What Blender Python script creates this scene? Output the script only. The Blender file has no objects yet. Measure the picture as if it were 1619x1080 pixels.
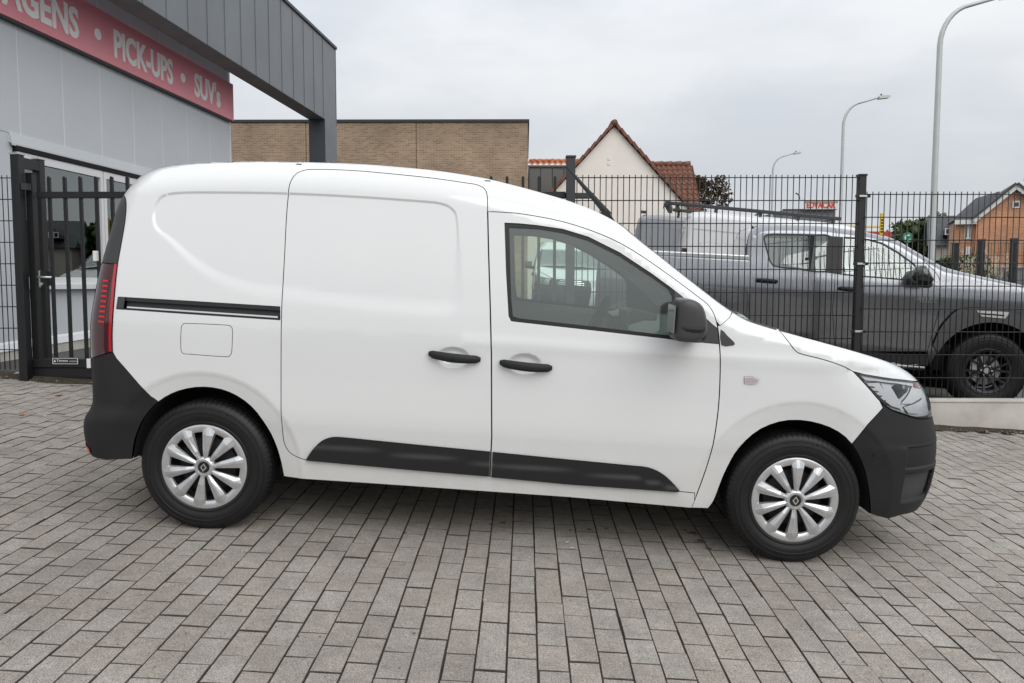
import bpy, bmesh, math, random
import numpy as np
from mathutils import Matrix, Vector, noise
from mathutils.geometry import delaunay_2d_cdt
random.seed(7); RNG = np.random.default_rng(7)
SC = bpy.context.scene; COL = SC.collection; rad = math.radians

# ------------------------------------------------------------------ camera
# The paved yard is a tilted plane (it rises away from the viewer and falls to the right).
# LOT is its frame in the gravity-aligned world: x along the van, y away, z off the paving.
LOT = np.array([[0.99867, 0.0, 0.05164], [0.00184, 0.99936, -0.03565], [-0.05161, 0.0357, 0.99803]])
LOT, _ = np.linalg.qr(LOT); LOT = LOT * np.sign(np.diag(LOT))
CAM_LOT = np.array([1.47369, -4.56179, 1.39654])
FPX, CX, CY = 1260.0, 809.5, 540.0          # focal length and centre in photograph pixels
def cam_axes(yaw, pitch, roll):
    f = np.array([math.sin(yaw)*math.cos(pitch), math.cos(yaw)*math.cos(pitch), -math.sin(pitch)])
    r = np.array([math.cos(yaw), -math.sin(yaw), 0.]); u = np.cross(r, f)
    return np.stack([math.cos(roll)*r+math.sin(roll)*u, -math.sin(roll)*r+math.cos(roll)*u, f])
AX = cam_axes(-0.01064, 0.10883, 0.05313) @ LOT.T     # right, up, forward in the world
CAM = LOT @ CAM_LOT
cam = bpy.data.objects.new('camera', bpy.data.cameras.new('camera')); COL.objects.link(cam)
cam.data.sensor_width = 36.0; cam.data.lens = FPX/1619*36.0
cam.data.clip_start = 0.05; cam.data.clip_end = 3000
mw = Matrix.Identity(4)
for i in range(3):
    mw[i][0], mw[i][1], mw[i][2], mw[i][3] = AX[0][i], AX[1][i], -AX[2][i], CAM[i]
cam.matrix_world = mw; SC.camera = cam
SC.render.resolution_x, SC.render.resolution_y = 1024, 683

# ------------------------------------------------------------------ light: overcast day
SUN_EL, SUN_AZ = rad(38), rad(150)          # high veiled sun behind the viewer (azimuth from +Y, clockwise)
sd = Vector((math.sin(SUN_AZ)*math.cos(SUN_EL), math.cos(SUN_AZ)*math.cos(SUN_EL), math.sin(SUN_EL)))
sl = bpy.data.lights.new('sun', 'SUN'); sl.energy = 1.1; sl.angle = rad(50); sl.color = (1.0, 0.985, 0.96)
so = bpy.data.objects.new('sun', sl); COL.objects.link(so)
so.rotation_euler = sd.to_track_quat('Z', 'Y').to_euler(); so.location = (0, -8, 20)
world = bpy.data.worlds.new('World'); SC.world = world; world.use_nodes = True
wn = world.node_tree.nodes; wl = world.node_tree.links
bg = wn['Background']; bg.inputs['Strength'].default_value = 0.1
def wnode(t, **k):
    n = wn.new(t)
    for a, b in k.items(): setattr(n, a, b)
    return n
def wmath(op, a, b=None, c=None):
    n = wnode('ShaderNodeMath', operation=op)
    for i, v in enumerate((a, b, c)):
        if v is None: continue
        if isinstance(v, (int, float)): n.inputs[i].default_value = v
        else: wl.new(v, n.inputs[i])
    return n.outputs[0]
sky = wnode('ShaderNodeTexSky', sky_type='NISHITA', sun_disc=False)
sky.sun_elevation = SUN_EL; sky.sun_rotation = SUN_AZ; sky.dust_density = 4.0; sky.air_density = 1.5
tc = wnode('ShaderNodeTexCoord'); sep = wnode('ShaderNodeSeparateXYZ'); wl.new(tc.outputs['Generated'], sep.inputs[0])
zc = wmath('MAXIMUM', sep.outputs[2], 0.0)
cie = wmath('MULTIPLY_ADD', zc, 0.5, 0.5)                            # thin overcast: zenith twice as bright as the horizon
mp = wnode('ShaderNodeMapping'); mp.inputs['Scale'].default_value = (1.0, 1.0, 2.6); mp.inputs['Location'].default_value = (3.1, 0.4, 0.7)
wl.new(tc.outputs['Generated'], mp.inputs[0])
nz = wnode('ShaderNodeTexNoise'); nz.inputs['Scale'].default_value = 2.3; nz.inputs['Detail'].default_value = 5; nz.inputs['Roughness'].default_value = 0.52
wl.new(mp.outputs[0], nz.inputs['Vector'])
rp = wnode('ShaderNodeValToRGB'); rp.color_ramp.interpolation = 'EASE'
rp.color_ramp.elements[0].position = 0.34; rp.color_ramp.elements[0].color = (0.74, 0.78, 0.84, 1)
rp.color_ramp.elements[1].position = 0.66; rp.color_ramp.elements[1].color = (0.955, 0.97, 0.99, 1)
wl.new(nz.outputs['Fac'], rp.inputs[0])
SKYK = 13.5
vm = wnode('ShaderNodeVectorMath', operation='SCALE'); wl.new(rp.outputs[0], vm.inputs[0]); wl.new(wmath('MULTIPLY', cie, SKYK), vm.inputs['Scale'])
mx = wnode('ShaderNodeMix', data_type='RGBA'); mx.inputs[0].default_value = 0.93
wl.new(sky.outputs[0], mx.inputs[6]); wl.new(vm.outputs[0], mx.inputs[7]); wl.new(mx.outputs[2], bg.inputs['Color'])
SC.view_settings.view_transform = 'Standard'; SC.view_settings.look = 'None'
SC.view_settings.exposure = 0.2; SC.view_settings.gamma = 1.0; SC.view_settings.use_curve_mapping = False
SC.cycles.max_bounces = 6; SC.cycles.transparent_max_bounces = 16; SC.cycles.use_adaptive_sampling = True; SC.cycles.caustics_reflective = False; SC.cycles.caustics_refractive = False

# ------------------------------------------------------------------ helpers
def ray(px):
    d = np.array([(px[0]-CX)/FPX, (CY-px[1])/FPX, 1.0]) @ AX
    return d
def at(px, py, depth):
    """point seen at a photograph pixel, at a given distance (world y) in front of the viewer"""
    d = ray((px, py)); return CAM + d*depth/d[1]
def tag(o, label, cat, group=None, kind=None):
    if label: o['label'] = label
    if cat: o['category'] = cat
    if group: o['group'] = group
    if kind: o['kind'] = kind
    return o
def structure(o): o['kind'] = 'structure'; return o
def empty(name, loc=(0, 0, 0), mat=None, parent=None):
    o = bpy.data.objects.new(name, None); COL.objects.link(o); o.empty_display_size = 0.2
    if parent: o.parent = parent
    if mat is not None: o.matrix_local = mat
    else: o.location = loc
    return o
def link(name, me, mat, parent=None, loc=None):
    if mat is not None:
        for m in (mat if isinstance(mat, (list, tuple)) else [mat]): me.materials.append(m)
    o = bpy.data.objects.new(name, me); COL.objects.link(o)
    if parent: o.parent = parent
    if loc is not None: o.location = loc
    return o
def meshdata(name, V, Fs, smooth=False, normals=None, fm=None):
    me = bpy.data.meshes.new(name); me.from_pydata([tuple(map(float, v)) for v in V], [], [tuple(map(int, f)) for f in Fs])
    if smooth or normals is not None: me.polygons.foreach_set('use_smooth', [True]*len(me.polygons))
    if fm is not None: me.polygons.foreach_set('material_index', list(fm))
    me.update()
    if normals is not None: me.normals_split_custom_set_from_vertices([tuple(map(float, n)) for n in normals])
    return me
class MB:
    """collects simple solids into one mesh"""
    def __init__(s): s.V = []; s.F = []; s.M = []
    def add(s, V, F, m=0):
        o = len(s.V); s.V += [tuple(map(float, v)) for v in V]; s.F += [tuple(i+o for i in f) for f in F]; s.M += [m]*len(F); return s
    def box(s, a, b, m=0, bev=0.0):
        x0, y0, z0 = [min(a[i], b[i]) for i in range(3)]; x1, y1, z1 = [max(a[i], b[i]) for i in range(3)]
        if bev <= 0:
            V = [(x0,y0,z0),(x1,y0,z0),(x1,y1,z0),(x0,y1,z0),(x0,y0,z1),(x1,y0,z1),(x1,y1,z1),(x0,y1,z1)]
            return s.add(V, [(0,3,2,1),(4,5,6,7),(0,1,5,4),(1,2,6,5),(2,3,7,6),(3,0,4,7)], m)
        bm = bmesh.new(); bmesh.ops.create_cube(bm, size=1)
        for v in bm.verts: v.co = Vector(((x0+x1)/2+v.co.x*(x1-x0), (y0+y1)/2+v.co.y*(y1-y0), (z0+z1)/2+v.co.z*(z1-z0)))
        bmesh.ops.bevel(bm, geom=list(bm.edges), offset=bev, segments=2, affect='EDGES', profile=0.5)
        bm.verts.index_update(); s.add([v.co[:] for v in bm.verts], [[v.index for v in f.verts] for f in bm.faces], m); bm.free(); return s
    def obox(s, c, ux, uy, uz, m=0):
        c, ux, uy, uz = map(np.array, (c, ux, uy, uz))
        V = [c+sx*ux+sy*uy+sz*uz for sz in (-1,1) for sx, sy in ((-1,-1),(1,-1),(1,1),(-1,1))]
        return s.add(V, [(0,3,2,1),(4,5,6,7),(0,1,5,4),(1,2,6,5),(2,3,7,6),(3,0,4,7)], m)
    def tube(s, pts, r, n=8, m=0, cap=True):
        pts = [Vector(p) for p in pts]; rs = r if isinstance(r, (list, tuple)) else [r]*len(pts); o = len(s.V); k = len(pts); up = None
        for i, p in enumerate(pts):
            t = (pts[min(i+1, k-1)]-pts[max(i-1, 0)]).normalized()
            if up is None: up = t.orthogonal().normalized()
            a = (up-t*up.dot(t)).normalized(); b = t.cross(a); up = a
            for j in range(n):
                q = 2*math.pi*j/n; s.V.append(tuple(p+(a*math.cos(q)+b*math.sin(q))*rs[i]))
        for i in range(k-1):
            for j in range(n):
                s.F.append((o+i*n+j, o+i*n+(j+1)%n, o+(i+1)*n+(j+1)%n, o+(i+1)*n+j)); s.M.append(m)
        if cap:
            s.F.append(tuple(o+j for j in reversed(range(n)))); s.M.append(m); s.F.append(tuple(o+(k-1)*n+j for j in range(n))); s.M.append(m)
        return s
    def lathe(s, prof, n=48, m=0, axis='y', closed=False):
        """profile of (radius, along-axis)"""
        o = len(s.V); k = len(prof)
        for j in range(n):
            q = 2*math.pi*j/n; c, d = math.cos(q), math.sin(q)
            for r, h in prof:
                s.V.append({'y': (r*c, h, r*d), 'z': (r*c, r*d, h), 'x': (h, r*c, r*d)}[axis])
        for j in range(n):
            for i in range(k if closed else k-1):
                i2 = (i+1) % k
                s.F.append((o+j*k+i, o+j*k+i2, o+((j+1)%n)*k+i2, o+((j+1)%n)*k+i)); s.M.append(m)
        return s
    def prism(s, poly, y0, y1, m=0, axis='y'):
        """polygon in (x,z) pushed along y (or (y,z) along x, or (x,y) along z)"""
        n = len(poly)
        g = {'y': lambda p, t: (p[0], t, p[1]), 'x': lambda p, t: (t, p[0], p[1]), 'z': lambda p, t: (p[0], p[1], t)}[axis]
        V = [g(p, y0) for p in poly]+[g(p, y1) for p in poly]
        return s.add(V, [tuple(range(n)), tuple(reversed(range(n, 2*n)))]+[(i, i+n, (i+1)%n+n, (i+1)%n) for i in range(n)], m)
    def obj(s, name, mat, parent=None, smooth=False, loc=None, auto=None):
        me = meshdata(name, s.V, s.F, smooth, fm=s.M)
        bm = bmesh.new(); bm.from_mesh(me); bmesh.ops.recalc_face_normals(bm, faces=bm.faces); bm.to_mesh(me); bm.free()
        o = link(name, me, mat, parent, loc)
        if auto is not None:
            me.polygons.foreach_set('use_smooth', [True]*len(me.polygons)); me.set_sharp_from_angle(angle=rad(auto))
        return o
def smooth01(t): t = np.clip(t, 0, 1); return t*t*(3-2*t)
def spline(P, closed=False, n=8):
    """Catmull-Rom through points, n steps a span"""
    P = np.array(P, float); out = []; k = len(P)
    for i in range(k if closed else k-1):
        if closed: a, b, c, d = P[(i-1)%k], P[i], P[(i+1)%k], P[(i+2)%k]
        else: a, b, c, d = P[max(i-1, 0)], P[i], P[i+1], P[min(i+2, k-1)]
        for j in range(n):
            t = j/n
            out.append(0.5*((2*b)+(c-a)*t+(2*a-5*b+4*c-d)*t*t+(3*b-a-3*c+d)*t**3))
    if not closed: out.append(P[-1])
    return np.array(out)
def poly_inside(pts, poly):
    x, y = pts[:, 0], pts[:, 1]; ins = np.zeros(len(pts), bool); n = len(poly); j = n-1
    for i in range(n):
        xi, yi = poly[i]; xj, yj = poly[j]
        if yi != yj:
            c = ((yi > y) != (yj > y)) & (x < (xj-xi)*(y-yi)/(yj-yi)+xi); ins ^= c
        j = i
    return ins
def poly_dist(pts, poly, closed=True):
    poly = np.asarray(poly); d = np.full(len(pts), 1e9); n = len(poly)
    for i in range(n if closed else n-1):
        a, b = poly[i], poly[(i+1)%n]; ab = b-a; L = ab@ab
        if L < 1e-14: continue
        t = np.clip(((pts-a)@ab)/L, 0, 1); d = np.minimum(d, np.hypot(*(pts-a-t[:, None]*ab).T))
    return d
def clean(P, eps=1e-4):
    out = [P[0]]
    for q in P[1:]:
        if np.hypot(*(np.array(q)-out[-1])) > eps: out.append(np.array(q))
    if np.hypot(*(out[0]-out[-1])) < eps: out.pop()
    return np.array(out)
def area2(P): x, y = P[:, 0], P[:, 1]; return float(np.sum(x*np.roll(y, -1)-np.roll(x, -1)*y))/2
def inset(P, g):
    P = clean(P)
    if area2(P) < 0: P = P[::-1]
    n = len(P); out = []
    for i in range(n):
        e1 = P[i]-P[i-1]; e2 = P[(i+1)%n]-P[i]; e1 /= np.hypot(*e1); e2 /= np.hypot(*e2)
        n1 = np.array([-e1[1], e1[0]]); n2 = np.array([-e2[1], e2[0]]); b = n1+n2; L = np.hypot(*b)
        b = n1 if L < 0.2 else b/L
        out.append(P[i]+b*g/max(0.35, b@n1))
    return np.array(out)
def resample(P, step, closed=True):
    P = np.asarray(P, float); out = []; n = len(P)
    for i in range(n if closed else n-1):
        a, b = P[i], P[(i+1)%n]; k = max(1, int(np.hypot(*(b-a))/step))
        for j in range(k): out.append(a+(b-a)*j/k)
    if not closed: out.append(P[-1])
    return np.array(out)

# ------------------------------------------------------------------ materials
def mat(name, col, rough=0.5, metal=0.0, spec=0.5, coat=0.0, nscale=None, namt=0.0, bump=0.0, bscale=200, coords='Object', coatr=0.04, bdist=0.002):
    m = bpy.data.materials.new(name); m.use_nodes = True; nt = m.node_tree; b = nt.nodes['Principled BSDF']
    b.inputs['Base Color'].default_value = (*col, 1); b.inputs['Roughness'].default_value = rough; b.inputs['Metallic'].default_value = metal
    b.inputs['Specular IOR Level'].default_value = spec; b.inputs['Coat Weight'].default_value = coat; b.inputs['Coat Roughness'].default_value = coatr
    if nscale or bump:
        t = nt.nodes.new('ShaderNodeTexCoord')
    if nscale:
        n = nt.nodes.new('ShaderNodeTexNoise'); n.inputs['Scale'].default_value = nscale; n.inputs['Detail'].default_value = 6; n.inputs['Roughness'].default_value = 0.6
        nt.links.new(t.outputs[coords], n.inputs['Vector'])
        r = nt.nodes.new('ShaderNodeMapRange'); r.inputs[1].default_value = 0.3; r.inputs[2].default_value = 0.7; r.inputs[3].default_value = 1-namt; r.inputs[4].default_value = 1+namt
        nt.links.new(n.outputs['Fac'], r.inputs[0])
        s = nt.nodes.new('ShaderNodeVectorMath'); s.operation = 'SCALE'; s.inputs[0].default_value = col; nt.links.new(r.outputs[0], s.inputs['Scale'])
        nt.links.new(s.outputs[0], b.inputs['Base Color'])
    if bump:
        n = nt.nodes.new('ShaderNodeTexNoise'); n.inputs['Scale'].default_value = bscale; n.inputs['Detail'].default_value = 3
        nt.links.new(t.outputs[coords], n.inputs['Vector'])
        u = nt.nodes.new('ShaderNodeBump'); u.inputs['Strength'].default_value = bump; u.inputs['Distance'].default_value = bdist
        nt.links.new(n.outputs['Fac'], u.inputs['Height']); nt.links.new(u.outputs[0], b.inputs['Normal'])
    return m
def glass(name, tint, refl=1.0, rough=0.0, film=0.0):
    m = bpy.data.materials.new(name); m.use_nodes = True; nt = m.node_tree; nt.nodes.clear()
    o = nt.nodes.new('ShaderNodeOutputMaterial'); t = nt.nodes.new('ShaderNodeBsdfTransparent'); t.inputs[0].default_value = (*tint, 1)
    g = nt.nodes.new('ShaderNodeBsdfGlossy'); g.inputs['Roughness'].default_value = rough; g.inputs[0].default_value = (0.95, 1, 0.98, 1)
    f = nt.nodes.new('ShaderNodeFresnel'); f.inputs[0].default_value = 1.52
    k = nt.nodes.new('ShaderNodeMath'); k.operation = 'MULTIPLY'; k.inputs[1].default_value = refl; k.use_clamp = True
    x = nt.nodes.new('ShaderNodeMixShader'); L = nt.links.new
    L(f.outputs[0], k.inputs[0]); L(k.outputs[0], x.inputs[0])
    df = nt.nodes.new('ShaderNodeBsdfDiffuse'); df.inputs[0].default_value = (.64, .74, .68, 1); y = nt.nodes.new('ShaderNodeMixShader'); y.inputs[0].default_value = film   # film: diffuse haze painted in for the milky sky reflection
    L(t.outputs[0], y.inputs[1]); L(df.outputs[0], y.inputs[2]); L(y.outputs[0], x.inputs[1]); L(g.outputs[0], x.inputs[2]); L(x.outputs[0], o.inputs[0])
    return m
# ------------------------------------------------------------------ vehicle side surfaces
def pchip(xs, ys):
    xs, ys = np.array(xs, float), np.array(ys, float); h = np.diff(xs); d = np.diff(ys)/h; m = np.zeros(len(xs))
    for i in range(1, len(xs)-1):
        if d[i-1]*d[i] > 0:
            w1, w2 = 2*h[i]+h[i-1], h[i]+2*h[i-1]; m[i] = (w1+w2)/(w1/d[i-1]+w2/d[i])
    m[0], m[-1] = d[0], d[-1]
    def f(x):
        x = np.clip(x, xs[0], xs[-1]); i = np.clip(np.searchsorted(xs, x)-1, 0, len(xs)-2); t = (x-xs[i])/h[i]
        return (ys[i]*(1+2*t)*(1-t)**2+h[i]*m[i]*t*(1-t)**2+ys[i+1]*t*t*(3-2*t)+h[i]*m[i+1]*t*t*(t-1))
    return f
def ell(d, a, b):
    q = 1-np.clip(d/a, 1e-4, 1); return b*(1-np.sqrt(np.maximum(1-q*q, 0)))
class Side:
    """body side as a surface y = -H(x, z) inside the side silhouette: top T(x), tail R(z), nose F(z), half width W(z)"""
    def __init__(s, frame, T, R, F, W, top, rear, front, extra=None):
        s.M = frame; s.Mi = frame.inverted(); s.T, s.R, s.F, s.W, s.top, s.rear, s.front, s.extra = T, R, F, W, top, rear, front, extra
        Ri = np.array(s.Mi.to_3x3()); s.o = np.array((s.Mi @ Vector(CAM))[:]); s.Ri = Ri
    def H(s, x, z, plain=False):
        x, z = np.asarray(x, float), np.asarray(z, float)
        t = s.T(x); sl = (s.T(x+.01)-s.T(x-.01))/.02; dt = np.maximum(t-z, 0)/np.sqrt(1+sl*sl)
        a, b = s.top(x); h = s.W(z)-ell(dt, a, b)
        h = h-ell(np.maximum(x-s.R(z), 0), *s.rear)-ell(np.maximum(s.F(z)-x, 0), *s.front)
        if s.extra is not None and not plain: h = h+s.extra(x, z)
        return h
    def N(s, x, z):
        e = 5e-4; hx = (s.H(x+e, z)-s.H(x-e, z))/(2*e); hz = (s.H(x, z+e)-s.H(x, z-e))/(2*e)
        t = s.T(x); k = (t-z) < 2*e; hz = np.where(k, (s.H(x, z)-s.H(x, z-e))/e, hz)
        n = np.stack([-hx, -np.ones_like(hx), -hz], 1); return n/np.linalg.norm(n, axis=1)[:, None]
    def tr(s, px, y0=-0.86):
        """photograph pixels -> (x, z) on the body side"""
        out = []
        for p in px:
            d = s.Ri @ ray(p); y = y0
            for _ in range(7):
                q = s.o+d*(y-s.o[1])/d[1]; yn = -float(s.H(q[0], q[2], True)); y = 0.5*y+0.5*max(min(yn, y0+.25), y0-.1)
            out.append((q[0], q[2]))
        return np.array(out)
    def trp(s, px, y):
        out = []
        for p in px:
            d = s.Ri @ ray(p); q = s.o+d*(y-s.o[1])/d[1]; out.append((q[0], q[2]))
        return np.array(out)
    def panel(s, name, poly, mat, parent, holes=(), gap=0.0022, off=0.0, flange=0.016, step=0.028, mirror=False, flat=False, hflange=0.02, extra_pts=None, bev=0.0):
        P = inset(poly, gap); P = resample(P, step)
        Hs = [resample(clean(h), min(step, .02)) for h in holes]
        # interior samples, denser towards the silhouette where the surface turns away
        lo, hi = P.min(0), P.max(0); g = []
        if not flat:
            gx, gz = np.meshgrid(np.arange(lo[0], hi[0], step), np.arange(lo[1], hi[1], step)); g.append(np.stack([gx.ravel(), gz.ravel()], 1))
            xs = np.arange(lo[0], hi[0], step*.8); th = np.linspace(0.10, 1.45, 9)
            for q in th:
                a, _ = s.top(xs); g.append(np.stack([xs, s.T(xs)-a*(1-np.cos(q))*1.02*np.sqrt(1+((s.T(xs+.01)-s.T(xs-.01))/.02)**2)], 1))
            zs = np.arange(lo[1], hi[1], step*.8)
            for q in th:
                g.append(np.stack([s.R(zs)+s.rear[0]*(1-np.cos(q)), zs], 1)); g.append(np.stack([s.F(zs)-s.front[0]*(1-np.cos(q)), zs], 1))
            g = np.concatenate(g); key = np.round(g/(step*.28)).astype(int); _, idx = np.unique(key, axis=0, return_index=True); g = g[idx]
            if extra_pts is not None:
                ex = extra_pts[(extra_pts > lo).all(1) & (extra_pts < hi).all(1)]; key = np.round(ex/.0022).astype(int); _, idx = np.unique(key, axis=0, return_index=True); ex = ex[idx]
                occ = set(map(tuple, np.round(ex/.007).astype(int).tolist())); g = g[[tuple(k) not in occ for k in np.round(g/.007).astype(int).tolist()]]; g = np.concatenate([g, ex])
            g = g[poly_inside(g, P)]
            for h in Hs: g = g[~poly_inside(g, h)]
            d = poly_dist(g, P)
            for h in Hs: d = np.minimum(d, poly_dist(g, h))
            g = g[d > min(step*.22, .004)]
        else: g = np.zeros((0, 2))
        V2 = [Vector(p) for p in P]; E = [(i, (i+1) % len(P)) for i in range(len(P))]
        for h in Hs:
            o = len(V2); V2 += [Vector(p) for p in h]; E += [(o+i, o+(i+1) % len(h)) for i in range(len(h))]
        V2 += [Vector(p) for p in g]
        vv, ee, ff, *_ = delaunay_2d_cdt(V2, E, [], 0, 1e-6, False)
        vv = np.array([v[:] for v in vv]); ff = np.array(ff); c = vv[ff].mean(1); k = poly_inside(c, P)
        for h in Hs: k &= ~poly_inside(c, h)
        ff = ff[k]; sgn = 1 if mirror else -1
        def lift(q, o=0.0):
            h = s.H(q[:, 0], q[:, 1])+off-o; return np.stack([q[:, 0], sgn*h, q[:, 1]], 1)
        V = lift(vv); N = s.N(vv[:, 0], vv[:, 1])
        a = V[ff]; fn = np.cross(a[:, 1]-a[:, 0], a[:, 2]-a[:, 0]); flip = fn[:, 1]*sgn < 0; ff[flip] = ff[flip][:, ::-1]
        if mirror: N = N*np.array([1, -1, 1])
        V = list(V); N = list(N); Fs = [tuple(f) for f in ff]
        for loop, fl in [(P, flange)]+[(h, hflange) for h in Hs]:
            if fl <= 0: continue
            loop = np.asarray(loop); o = len(V); n = len(loop); t = np.roll(loop, -1, 0)-np.roll(loop, 1, 0); t /= np.linalg.norm(t, axis=1)[:, None]+1e-12
            out = np.stack([t[:, 1], 0*t[:, 0], -t[:, 0]], 1)*(1 if area2(loop) > 0 else -1)
            if loop is not P and not np.array_equal(loop, P): out = -out
            A = lift(loop); B = lift(loop, fl); n0 = s.N(loop[:, 0], loop[:, 1]); n0 = n0*np.array([1, -1, 1]) if mirror else n0
            m1 = n0+out; m1 /= np.linalg.norm(m1, axis=1)[:, None]
            V += list(A)+list(B); N += list(m1)+list(out)
            for i in range(n): Fs.append((o+i, o+(i+1) % n, o+n+(i+1) % n, o+n+i))
        me = meshdata(name, V, Fs, normals=N)
        return link(name, me, mat, parent)
    def shell(s, name, poly, mat, parent, holes=(), off=-0.02, step=0.06, mirror=False):
        return s.panel(name, poly, mat, parent, holes, gap=0.004, off=off, flange=0, hflange=0, step=step, mirror=mirror)
    def strip(s, name, xz, mat, parent, crown=(0, 0, 0), nv=13, off=0.0, vr=(-1, 1), fm=None, inner=0.0):
        """surface across the car between both silhouettes"""
        xz = np.asarray(xz, float); ye = np.array([float(s.H(x, z, True)) for x, z in xz])-inner; V = []; n = len(xz); cr = np.array(crown, float)
        vs = np.linspace(vr[0], vr[1], nv)
        for v in vs:
            w = (1-v*v)
            for i in range(n): V.append((xz[i, 0]+cr[0]*w, v*ye[i], xz[i, 1]+cr[2]*w))
        Fs = [(j*n+i, j*n+i+1, (j+1)*n+i+1, (j+1)*n+i) for j in range(nv-1) for i in range(n-1)]
        me = meshdata(name, V, Fs, True)
        bm = bmesh.new(); bm.from_mesh(me); bmesh.ops.recalc_face_normals(bm, faces=bm.faces); bm.to_mesh(me); bm.free()
        return link(name, me, mat, parent)
def lotframe(p):
    m = Matrix([list(r) for r in LOT]).to_4x4(); m.translation = Vector(p); return m

# wheel: local origin at the hub centre, outer face towards -y
def text_ring(mb, s, r, a0, size, y, depth):
    pass
def tyre_mesh(R, rim, w, nblk=78):
    mb = MB(); h = w/2
    D = R-rim
    prof = [(rim-.006, -h*.78), (rim+.004, -h*.93), (rim+.010, -h*.965), (rim+.016, -h*.965), (rim+.019, -h*.935), (rim+.024, -h*.94), (rim+.3*D, -h*1.0), (rim+.42*D, -h*1.005), (rim+.50*D, -h*1.0), (rim+.515*D, -h*1.018), (rim+.545*D, -h*1.018), (rim+.56*D, -h*.985), (rim+.70*D, -h*.955), (rim+.71*D, -h*.972), (rim+.735*D, -h*.968), (rim+.745*D, -h*.94), (R-.022, -h*.88), (R-.013, -h*.82), (R-.008, -h*.74)]
    mb.lathe(prof+[(R-.005, -h*.66), (R-.0045, 0), (R-.005, h*.66)]+[(r, -y) for r, y in prof[::-1]], 96)
    for k, (y0, y1, sh) in enumerate(((-.66, -.46, 0), (-.38, -.05, .3), (.05, .38, .6), (.46, .66, .1))):      # tread blocks
        for i in range(nblk):
            q0 = 2*math.pi*(i+sh)/nblk; q1 = q0+2*math.pi/nblk*.88; sk = .012 if k in (1, 2) else 0
            P = []
            for q, ex in ((q0, 0), (q1, 0)):
                for y, dq in ((y0*h, 0), (y1*h, sk)):
                    for r in (R-.008, R): P.append((r*math.cos(q+dq), y, r*math.sin(q+dq)))
            mb.add(P, [(1, 3, 7, 5), (0, 1, 5, 4), (2, 6, 7, 3), (0, 2, 3, 1), (4, 5, 7, 6)])
    for sg in (-1, 1):                                                                                     # shoulder lugs
        for i in range(nblk):
            q0 = 2*math.pi*i/nblk; q1 = q0+2*math.pi/nblk*.86; P = []
            for q in (q0, q1):
                for r, y in ((R-.0225, .89), (R-.0115, .83), (R-.0055, .755), (R-.001, .67)): P.append((r*math.cos(q), sg*y*h, r*math.sin(q)))
            mb.add(P, [(0, 1, 5, 4), (1, 2, 6, 5), (2, 3, 7, 6), (0, 3, 2, 1), (4, 5, 6, 7)])
    return mb
# ------------------------------------------------------------------ ground
def lot_z(x, y): return -(LOT[0, 2]*x+LOT[1, 2]*y)/LOT[2, 2]
def ground_z(x, y):
    z = lot_z(x, y)-0.075
    return 0.55*math.tanh(z/0.55)
def axis_pts(a, b, far, step):
    v = list(np.arange(a, b+.01, step)); k = step
    while v[-1] < far: k *= 1.6; v.append(v[-1]+k)
    k = step
    while v[0] > -far: k *= 1.6; v.insert(0, v[0]-k)
    return v
gx, gy = axis_pts(-14, 16, 1500, 1.5), axis_pts(-10, 16, 1500, 1.5)
V = [(x, y, ground_z(x, y)) for y in gy for x in gx]; n = len(gx)
Fs = [(j*n+i, j*n+i+1, (j+1)*n+i+1, (j+1)*n+i) for j in range(len(gy)-1) for i in range(n-1)]
m_asph = mat('asphalt', (0.075, 0.073, 0.07), 0.9, nscale=1.3, namt=.18, bump=.35, bscale=90, bdist=.004)
structure(link('ground', meshdata('ground', V, Fs, True), m_asph))

# paving: concrete blocks in running bond, long joints running away from the viewer
m_pave = bpy.data.materials.new('concrete_paver'); m_pave.use_nodes = True
nt = m_pave.node_tree; B = nt.nodes['Principled BSDF']; L = nt.links.new
def nd(t, **k):
    x = nt.nodes.new(t)
    for a, b in k.items(): setattr(x, a, b)
    return x
geo, oi = nd('ShaderNodeNewGeometry'), nd('ShaderNodeObjectInfo')
def mth(op, a, b=None, c=None):
    x = nd('ShaderNodeMath', operation=op)
    for i, v in enumerate((a, b, c)):
        if v is None: continue
        if isinstance(v, (int, float)): x.inputs[i].default_value = v
        else: L(v, x.inputs[i])
    return x.outputs[0]
rnd = mth('FRACT', mth('ADD', geo.outputs['Random Per Island'], oi.outputs['Random']))
def tex(scale, detail=4, rough=.6):
    x = nd('ShaderNodeTexNoise'); x.inputs['Scale'].default_value = scale; x.inputs['Detail'].default_value = detail; x.inputs['Roughness'].default_value = rough
    L(geo.outputs['Position'], x.inputs['Vector']); return x.outputs['Fac']
def mrange(v, a, b, c, d):
    x = nd('ShaderNodeMapRange'); L(v, x.inputs[0])
    for i, q in enumerate((a, b, c, d)): x.inputs[i+1].default_value = q
    return x.outputs[0]
tone = nd('ShaderNodeValToRGB'); tone.color_ramp.interpolation = 'LINEAR'
cr = tone.color_ramp; cr.elements[0].color = (0.305, 0.276, 0.240, 1); cr.elements[1].color = (0.350, 0.322, 0.288, 1)
e = cr.elements.new(.35); e.color = (0.328, 0.295, 0.256, 1); e = cr.elements.new(.7); e.color = (0.330, 0.303, 0.270, 1)
L(rnd, tone.inputs[0])
grain = mrange(tex(190, 3, .85), .32, .68, .35, 1.6)
blot = mth('MULTIPLY', mrange(tex(.8, 5, .6), .3, .7, .80, 1.16), mrange(tex(5.5, 4, .65), .32, .7, .86, 1.1))
fine = mrange(tex(23, 4, .65), .3, .7, .88, 1.1)
vor = nd('ShaderNodeTexVoronoi'); vor.inputs['Scale'].default_value = 160; L(geo.outputs['Position'], vor.inputs['Vector'])
spk = mrange(vor.outputs['Distance'], .06, .16, 2.1, 1.0)                       # pale quartz specks
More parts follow.
